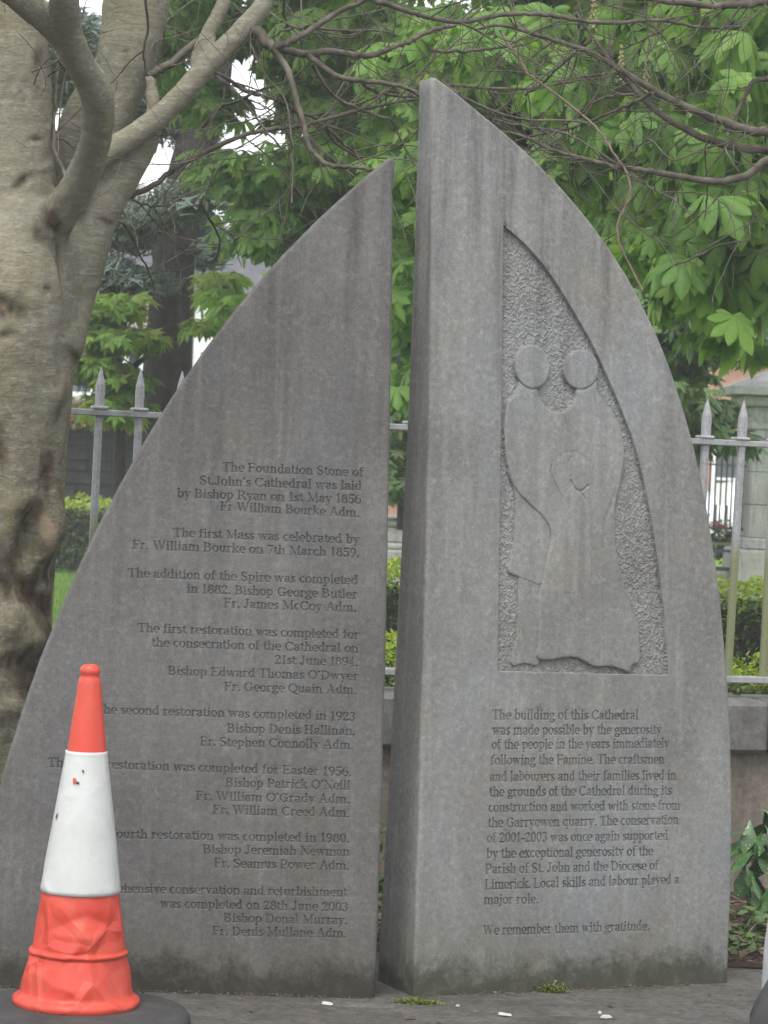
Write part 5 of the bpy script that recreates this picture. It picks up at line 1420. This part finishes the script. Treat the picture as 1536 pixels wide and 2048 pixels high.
def house(name, label, x0, x1, Y, ztop, wallm, wins, depth=8):
    root = empty(name, ((x0 + x1) / 2, Y, 0), label, 'building')
    b = MB(); b.box((x0, Y, -.1), (x1, Y + depth, ztop)); b.build('wall', wallm, root)
    zr_ = ztop + 1.8
    V = [(x0-.2, Y-.25, ztop), (x1+.2, Y-.25, ztop), (x1+.2, Y+depth+.25, ztop), (x0-.2, Y+depth+.25, ztop), (x0-.2, Y+depth/2, zr_), (x1+.2, Y+depth/2, zr_)]
    rf = part('roof', V, [(0,3,2,1),(0,1,5,4),(2,3,4,5),(3,0,4),(1,2,5)], M['roof'], root)
    b = MB(); b.box(((x0+x1)/2 - .4, Y + depth/2 - .3, ztop + .8), ((x0+x1)/2 + .4, Y + depth/2 + .3, zr_ + .9)); b.build('chimney', wallm, rf)
    for (wx, wz, ww, wh) in wins:
        w = part('window', np.array([(wx, Y-.02, wz), (wx+ww, Y-.02, wz), (wx+ww, Y-.02, wz+wh), (wx, Y-.02, wz+wh)]), [(0,1,2,3)], M['glass_dark'], root)
        f = MB(); t_ = .08
        f.box((wx-t_, Y-.10, wz-t_), (wx+ww+t_, Y-.03, wz)); f.box((wx-t_, Y-.10, wz+wh), (wx+ww+t_, Y-.03, wz+wh+t_)); f.box((wx-t_, Y-.10, wz), (wx, Y-.03, wz+wh)); f.box((wx+ww, Y-.10, wz), (wx+ww+t_, Y-.03, wz+wh)); f.box((wx, Y-.08, wz+wh/2-.03), (wx+ww, Y-.035, wz+wh/2+.03))
        f.build('frame', M['frame_white'], w)
        s_ = MB(); s_.box((wx-.15, Y-.16, wz-t_-.1), (wx+ww+.15, Y-.005, wz-t_-.002)); s_.build('sill', M['ashlar'], w)
    return root
HY = 50
bx = lambda x: at(x, 900, HY)[0]
house('brick_house', 'red brick terrace glimpsed through the chestnut leaves at right', bx(1240), bx(1700), HY, 6.6, M['brick'], [(bx(1432), .75, 1.3, 1.3), (bx(1290), .8, 1, 1.5), (bx(1290), 4, 1, 1.5), (bx(1440), 4, 1, 1.5), (bx(1600), 4, 1, 1.5)])
house('brick_house', 'orange brick house glimpsed behind the crest of the lower slab', bx(515), bx(880), HY + 2, 5.2, M['brick'], [(bx(560), 3.6, 1, 1.5), (bx(650), 3.6, 1, 1.5), (bx(760), 3.6, 1, 1.5), (bx(560), .9, 1, 1.5), (bx(700), .9, 1, 1.5)])
house('white_house', 'white rendered house just right of the dark cedar trunk', bx(385), bx(508), HY - 1, 4.7, M['render_white'], [(bx(400), 2.2, .5, 1.3), (bx(470), .8, .3, 1.4)])
house('rendered_house', 'pale pinkish rendered house behind the yellow green tree at left', bx(60), bx(330), HY, 4.6, M['render_pink'], [(bx(185), 2.6, .9, 1.3), (bx(250), 2.6, .9, 1.3), (bx(120), 2.6, .9, 1.3)])
# white panel / sign board beside the road, parked cars beyond the railing
b_ = empty('notice_board', (at(1440, 990, 34)[0], 34, .9), 'plain white board behind the distant railing', 'board')
b = MB(); b.box((at(1432, 990, 34)[0], 34, at(1440, 1010, 34)[2]), (at(1459, 990, 34)[0], 34.05, at(1440, 966, 34)[2])); b.build('board', M['frame_white'], b_)
b = MB(); 
for xx_ in (1434, 1456): b.box((at(xx_, 990, 34)[0] - .02, 34.06, 0), (at(xx_, 990, 34)[0] + .02, 34.1, at(1440, 970, 34)[2]))
b.build('posts', M['iron_dark'], b_)

def car(root_name, label, loc, heading, paint, Lc=4.1, W=1.72, detail=True, group=None):
    """car with its rear bumper at local x=0, nose towards +x; everything built in world after rotation"""
    root = empty(root_name, loc, label, 'car', group)
    ch, sh_ = math.cos(heading), math.sin(heading)
    def Tw(V):
        V = np.asarray(V, float); return np.stack([V[:, 0]*ch - V[:, 1]*sh_, V[:, 0]*sh_ + V[:, 1]*ch, V[:, 2]], -1)
    # stations: x, z_bottom, z_belt, z_top, half-width belt, half-width top
    st = [(0.00,.42,.60,.66,.60,.50),(.03,.30,.74,.80,.74,.60),(.10,.26,.84,.92,.80,.60),(.30,.24,.90,1.26,.84,.58),(.62,.24,.93,1.42,.855,.60),(1.4,.22,.93,1.46,.86,.62),(2.1,.22,.92,1.43,.86,.61),(2.75,.22,.91,1.10,.86,.66),(3.05,.22,.90,.95,.85,.72),(3.6,.24,.82,.86,.82,.68),(3.95,.27,.66,.72,.74,.58),(4.08,.36,.54,.58,.58,.44)]
    ring = []
    for (x, zb, zm, zt, wm, wt) in st:
        yz = [(0, zb), (wm*.8, zb), (wm*.97, zb+.06), (wm*1.0, zb + (zm-zb)*.55), (wm*.97, zm-.05), (wm*.92, zm), ((wm*.92+wt)/2, (zm+zt)/2), (wt, zt-.04*(zt-zm)*2), (wt*.85, zt), (0, zt + .01)]
        full = yz + [(-a, b_) for a, b_ in yz[-2:0:-1]]
        ring.append([(x, a, b_) for a, b_ in full])
    n_ = len(ring[0]); V = np.array(ring).reshape(-1, 3)
    V = np.stack([V[:, 0] * Lc / 4.08, V[:, 1] * W / 1.72, V[:, 2]], -1)
    F = [(i*n_+j, i*n_+(j+1) % n_, (i+1)*n_+(j+1) % n_, (i+1)*n_+j) for i in range(len(st)-1) for j in range(n_)]
    F.append(tuple(range(n_))[::-1]); F.append(tuple(range((len(st)-1)*n_, len(st)*n_)))
    o = part('body', Tw(V), F, paint, root, True, local=True)
    sd_ = o.modifiers.new('sub', 'SUBSURF'); sd_.levels = 2; sd_.render_levels = 2
    k = Lc / 4.08
    # side glass, rear and front glass as slightly proud panels
    def quadp(name, pts, mat):
        return part(name, Tw(pts), [tuple(range(len(pts)))], mat, root, local=True)
    for s_ in (1, -1):
        for xa, xb in ((.62, 1.35), (1.42, 2.2)):
            quadp('side_window', [(xa*k, s_*.80, .99), (xb*k, s_*.805, .98), ((xb if xb < 2 else 2.05)*k, s_*.655, 1.34), (xa*k+.08, s_*.655, 1.36)], M['glass_dark'])
    for xw in (.72, 3.3):
        for s_ in (1, -1):
            w = MB(); a = np.linspace(0, 2*math.pi, 25)[:-1]
            Pw = [(xw*k, s_*(.66), .31), (xw*k, s_*(.875), .31)]
            V_, F_ = tube(Pw, .31, 24); w.add(Tw(V_), F_); wh = w.build('wheel', M['rubber'], root, local=True)
            w = MB(); V_, F_ = tube([(xw*k, s_*.78, .31), (xw*k, s_*.884, .31)], .19, 16); w.add(Tw(V_), F_); o2 = w.build('rim', M['alloy'], wh, local=True)
    return root, Tw, quadp
n = NT('alloy'); n.b.inputs['Metallic'].default_value = .8; M['alloy'] = n.fin((.5, .5, .5), .35)
def paint(name, c):
    n = NT(name); n.b.inputs['Coat Weight'].default_value = .6; n.b.inputs['Coat Roughness'].default_value = .08
    return n.fin(n.mix(.2, c, n.ramp(n.noise(5, 4), [(.3, .4), (.7, .6)]), 'OVERLAY'), .4, .4)
M['paint_white'] = paint('white_car_paint', (.74, .75, .76)); M['paint_red'] = paint('red_car_paint', (.50, .05, .06)); M['paint_dark'] = paint('dark_car_paint', (.03, .035, .045))
M['tail_red'] = plain('tail_lamp_red', (.45, .02, .03), .2, .6, .1, 5)
car('parked_car', 'distant white parked car seen through the thin railing', (at(1385, 1040, 40)[0], 40, 0), 0, M['paint_white'], 4.1)
car('parked_car', 'distant dark parked car beyond the railing beside the pier', (at(1462, 1040, 41.5)[0], 42.5, 0), 0, M['paint_dark'], 4.3)
M['petal'] = leaf_mat('pink_petal', [(.55, .06, .10), (.62, .12, .16), (.45, .05, .07)], .3)
fl = empty('flowering_plant', (at(1433, 1060, 21.5)[0], 21.5, .1), 'low plant with pinkish red flowers behind the distant railing', 'plant')
r_ = np.random.default_rng(77)
Pf = np.array([at(1433, 1052, 21.5)]) + np.stack([r_.normal(size=260) * .075, r_.normal(size=260) * .05, r_.normal(size=260) * .016], -1)
cloud('petals', [QUAD], Pf, rotmats(r_.uniform(0, 6.28, 260), r_.uniform(-1, 1, 260), r_.uniform(-1, 1, 260)), r_.uniform(.03, .05, 260), M['petal'], fl)['kind'] = 'stuff'
Pf = np.array([at(1440, 1085, 21.5)]) + np.stack([r_.normal(size=900) * .22, r_.normal(size=900) * .06, r_.normal(size=900) * .09], -1)
cloud('foliage', [QUAD], Pf, rotmats(r_.uniform(0, 6.28, 900), r_.uniform(-1, 1, 900), r_.uniform(-1, 1, 900)), r_.uniform(.04, .08, 900), M['leaf_dark'], fl)['kind'] = 'stuff'
# near white car, only its rear corner shows at the bottom right
nx = at(1521, 1990, -3.0)
near_car, Tw, qp = car('parked_car', 'white car corner with black bumper at the bottom right', (nx[0] + .165, -3.0 + .62, -.12), 0, M['paint_white'], 4.2, 1.72)
b = MB()
for s_ in (0,):
    pts = []
    for a in np.linspace(-math.pi/2, math.pi/2, 17):
        cx_ = -.055 + .30*(1-math.cos(a)); cy_ = .80*math.sin(a)
        for dx, zz_ in ((.16, .28), (-.012, .32), (-.022, .52), (.02, .60), (.16, .62)):
            pts.append((cx_ + dx, cy_, zz_))
    F = [(i*5+j, (i+1)*5+j, (i+1)*5+j+1, i*5+j+1) for i in range(16) for j in range(4)]
part('bumper', Tw(pts), F, M['rubber'], near_car, True, local=True)
for s_ in (1, -1):
    b = MB(); b.box((.20, s_*.60-.08, .72), (.27, s_*.60+.08, .86), .015); b.build('tail_light', M['tail_red'], near_car, local=True)

# ------------------------------------------------------------------ things in the flower bed and on the paving
OV = []
for s in range(4):
    v, f = leaflet(.15, .075, .25, .18, 5); OV.append((v, np.array(f)))
n = NT('spotted_laurel_leaf')
c = n.ramp(n.noise(6, 3), [(.3, (.04, .11, .03)), (.7, (.075, .17, .045))])
spt = n.ramp(n.voronoi(70), [(.18, 1), (.32, 0)]); spn = n.ramp(n.noise(9, 3), [(.40, 0), (.55, 1)])
c = n.mix(n.math('MULTIPLY', spt, spn), c, (.50, .50, .12))
n.fin(c, .35, .5); M['aucuba'] = n.m
lau = empty('spotted_laurel', (at(1520, 1750, 1.55)[0], 1.55, 0), 'spotted laurel with yellow flecked leaves against the low wall', 'shrub')
r_ = random.Random(8)
lm = [make_mesh('leaf', v, f, M['aucuba'], True) for v, f in OV]
for (x, y) in ((1500,1735),(1530,1690),(1560,1760),(1600,1700),(1485,1770)):
    tip = at(x, y, 1.5 + r_.uniform(-.1, .15)); bs = np.array([tip[0] + r_.uniform(-.05, .1), tip[1] + .05, 0]); P = catmull([bs, (bs + tip) / 2 + (0.02, 0, 0), tip], 4)
    b = MB(); b.add(*tube(P, .006, 6)); b.build('stem', M['twig'], lau, True)
for (x, y, yaw, pit, s_, dY) in ((1520,1618,.5,.2,1.2,0),(1500,1660,2.9,.15,1.2,-.05),(1530,1650,5.2,.4,1.3,-.1),(1508,1705,3.6,.4,1.0,-.1),(1525,1730,-.4,.5,1.2,0),(1495,1700,2.4,.3,1.1,.05),(1500,1745,-.9,.7,.9,-.1),(1532,1700,1.7,.6,1.2,-.12),(1550,1640,2,.3,1.2,0),(1560,1720,.5,.5,1.2,0),(1580,1680,0,.3,1.2,0),(1478,1720,3.1,.7,.8,0),(1475,1690,3.3,.5,.9,.1),(1515,1770,-2,.8,.8,-.1),(1540,1770,4.2,.6,1,-.1),(1600,1640,1,.2,1.3,.1),(1500,1640,4.6,.9,1.1,0),(1515,1680,5.5,.9,1.1,-.05),(1490,1730,4.4,1,1,0),(1525,1660,3.9,.9,1.1,.05)):
    for rep_ in range(2):
        k2 = s_ * (.78 if rep_ == 0 else .6)
        inst('leaf', lm[r_.randrange(4)], lau, at(x + rep_ * r_.uniform(-22, 22), y + rep_ * r_.uniform(-20, 26), 1.45 + dY + .05 * rep_), (r_.uniform(-.5, .5), pit + rep_ * r_.uniform(-.3, .5), yaw + rep_ * r_.uniform(-1, 1)), (k2, k2, k2))
# dead branches lying in the bed
for (pts, rad, lab) in (([(1440,1722),(1480,1728),(1530,1745),(1600,1760)], .007, 'dark dead branch lying nearest the laurel in the bed'),
                   ([(1440,1752),(1490,1756),(1530,1775),(1580,1810)], .006, 'grey arching dead twig below the laurel'),
                   ([(1440,1808),(1480,1804),(1530,1812),(1600,1800)], .006, 'reddish dead stick across the middle of the bed'),
                   ([(1430,1826),(1480,1826),(1530,1838),(1600,1850)], .010, 'thickest dark fallen branch across the bed')):
    P = catmull([ground(x, y, .03 + .02 * (i % 2)) for i, (x, y) in enumerate(pts)], 5)
    b = MB(); b.add(*tube(P, np.linspace(rad, rad * .5, len(P)), 7)); o = b.build('dead_branch', M['twig'] if rad != .006 else M['twig_red'], None, True)
    tag(o, lab, 'branch', 'dead branches lying in the bed')
P = np.array([ground(1440, 1876, .03), ground(1490, 1880, .03)]); b = MB(); b.add(*tube(catmull(P, 3), .014, 9)); o = b.build('stick_stub', M['litter'], None, True); tag(o, 'short pale sawn stick beside the foot of the right slab', 'stick')
o = MB()
r_ = np.random.default_rng(19); k_ = 6000
Pl = np.stack([r_.uniform(-4, 4, k_), r_.uniform(.72, 1.95, k_), r_.uniform(.012, .045, k_)], -1)
Rm = rotmats(r_.uniform(0, 6.28, k_), r_.uniform(-.5, .5, k_), r_.uniform(-.7, .7, k_))
chipq = (np.array([(-.5, -.16, 0), (.5, -.1, .1), (.45, .12, 0), (-.4, .2, .12)]), np.array([[0, 1, 2, 3]]))
o = cloud('leaf_litter', [chipq, QUAD], Pl, Rm, r_.uniform(.015, .06, k_), M['litter']); tag(o, 'brown leaf litter and bark chips strewn over the bed', 'leaf litter', kind='stuff')
bm2 = MB()
for k in range(260):
    p = np.array([r_.uniform(.2, 3), r_.uniform(.8, 1.8), r_.uniform(.02, .08)]); a = r_.uniform(0, 6.28); L = r_.uniform(.08, .4)
    d = np.array([math.cos(a), math.sin(a), r_.uniform(-.1, .2)]) * L
    bm2.add(*tube(catmull([p, p + d * .5 + r_.normal(size=3) * .02, p + d], 3), r_.uniform(.0015, .004), 4))
o = bm2.build('dead_twigs', M['twig_red'], None, True); tag(o, 'tangle of thin dead twigs covering the soil', 'twigs', kind='stuff')
# ivy patches at ground level
def ground_ivy(cx, cy, n_, rad, label, seed, h=.10):
    r_ = np.random.default_rng(seed); c_ = ground(cx, cy)
    root = empty('ivy_plant', c_, label, 'plant')
    P_ = c_ + np.stack([r_.normal(size=n_) * rad, r_.normal(size=n_) * rad * .6, r_.random(n_) * h + .02], -1)
    v, f = leaflet(1, .95, .2, .2, 3)
    o = cloud('foliage', [(v, np.array(f))], P_, rotmats(r_.uniform(0, 6.28, n_), r_.uniform(-.3, .8, n_), r_.uniform(-.4, .4, n_)), r_.uniform(.03, .055, n_), M['ivy'], root, seed=seed); o['kind'] = 'stuff'
ground_ivy(1520, 1885, 90, .07, 'grey green ivy clump at the frame edge above the paving', 201)
ground_ivy(1475, 1905, 40, .05, 'small ivy sprig beside the foot of the right slab', 202, .05)
ground_ivy(1465, 1740, 30, .04, 'little leafy weed just behind the right slab', 203, .12)
ground_ivy(757, 1800, 60, .05, 'leafy weed showing in the slit near the bottom', 204, .25)
# moss tufts and crumbs
def moss(px_, py_, n_, rx, ry, label, seed, h=.02, cen=None):
    r_ = np.random.default_rng(seed); c_ = ground(px_, py_) if cen is None else cen
    P_ = c_ + np.stack([r_.normal(size=n_) * rx, r_.normal(size=n_) * ry, np.abs(r_.normal(size=n_)) * h], -1)
    o = cloud('moss_tuft', [QUAD], P_, rotmats(r_.uniform(0, 6.28, n_), r_.uniform(-1.4, .2, n_), r_.uniform(-1, 1, n_)), r_.uniform(.006, .014, n_), M['moss'], seed=seed)
    tag(o, label, 'moss')
moss(1106, 1985, 380, .020, .005, 'bright moss tuft growing at the foot of the right slab', 211, .009)
moss(835, 2007, 600, .030, .010, 'flat moss patch on the paving at the slab corner', 212, .003)
r_ = random.Random(3)
M['chip'] = plain('pale_chip', (.50, .48, .43), .8, .2, .2, 20)
spots = [(1010,2030,'long pale chip on the paving left of centre',.022),(1212,2035,'pale flake on the paving farthest right',.02),(1200,2027,'tiny white chip beside the long flake',.006),(915,2013,'small white chip near the slab corner',.006),(655,2008,'thin pale splinter below the left slab',.02),(820,2036,'curled grey leaf fragment below the gap',.02)]
for x, y, lab, L in spots:
    p = ground(x, y, .004); a = r_.uniform(-.5, .5); nn = 7; V = []
    for q in range(nn):
        t = q * 2 * math.pi / nn; s_ = r_.uniform(.7, 1.1); X_, Y_ = L * s_ * math.cos(t), L * .45 * s_ * math.sin(t)
        V += [(p[0] + X_*math.cos(a) - Y_*math.sin(a), p[1] + X_*math.sin(a) + Y_*math.cos(a), .002 + .003 * r_.random()), (p[0] + .8*(X_*math.cos(a) - Y_*math.sin(a)), p[1] + .8*(X_*math.sin(a) + Y_*math.cos(a)), .008 + .003 * r_.random())]
    F = [(2*q, 2*((q+1) % nn), 2*((q+1) % nn)+1, 2*q+1) for q in range(nn)] + [tuple(2*q+1 for q in range(nn))]
    o = part('pale_chip', V, F, M['chip'] if 'grey' not in lab else M['litter'], None); tag(o, lab, 'debris', 'crumbs lying on the paving')
r_ = np.random.default_rng(29); k_ = 420
x_ = r_.uniform(0, 1, k_)
Pl = SR.P0 + SR.d * (x_ * .95)[:, None] - SR.n * np.abs(r_.normal(size=k_) * .035)[:, None] + np.stack([np.zeros(k_)] * 2 + [r_.random(k_) * .006 + .002], -1)
Pl2 = SL.P0 - SL.d * (x_ * 1.1)[:, None] - SL.n * np.abs(r_.normal(size=k_) * .015)[:, None] + np.stack([np.zeros(k_)] * 2 + [r_.random(k_) * .005 + .002], -1)
Pl = np.vstack([Pl, Pl2]); k_ *= 2
Rm = rotmats(r_.uniform(0, 6.28, k_), r_.uniform(-.3, .3, k_), r_.uniform(-.5, .5, k_))
o = cloud('grit', [chipq], Pl, Rm, r_.uniform(.003, .011, k_), M['litter']); tag(o, 'grit and crumbled leaf along the foot of both slabs', 'grit', kind='stuff')


r_ = np.random.default_rng(41); k_ = 900
Pl = np.stack([r_.uniform(-1.4, 1.5, k_), r_.uniform(-.6, .45, k_), r_.uniform(.001, .004, k_)], -1)
o = cloud('fine_debris', [chipq], Pl, rotmats(r_.uniform(0, 6.28, k_), r_.uniform(-.2, .2, k_), r_.uniform(-.4, .4, k_)), r_.uniform(.002, .009, k_) * (1 + 2 * (r_.random(k_) > .93)), M['litter']); tag(o, 'specks of dirt and leaf crumbs over the paving', 'debris', kind='stuff')

# ------------------------------------------------------------------ thin air
hz = bpy.data.materials.new('haze'); hz.use_nodes = True; hz.node_tree.nodes.clear()
pv = hz.node_tree.nodes.new('ShaderNodeVolumePrincipled'); ho = hz.node_tree.nodes.new('ShaderNodeOutputMaterial')
pv.inputs['Color'].default_value = (.97, .98, 1, 1); pv.inputs['Density'].default_value = .0026
hz.node_tree.links.new(pv.outputs[0], ho.inputs['Volume'])
b = MB(); b.box((-162, -62, -1.2), (162, 262, 12.5)); o = b.build('haze', hz, None); o['kind'] = 'stuff'
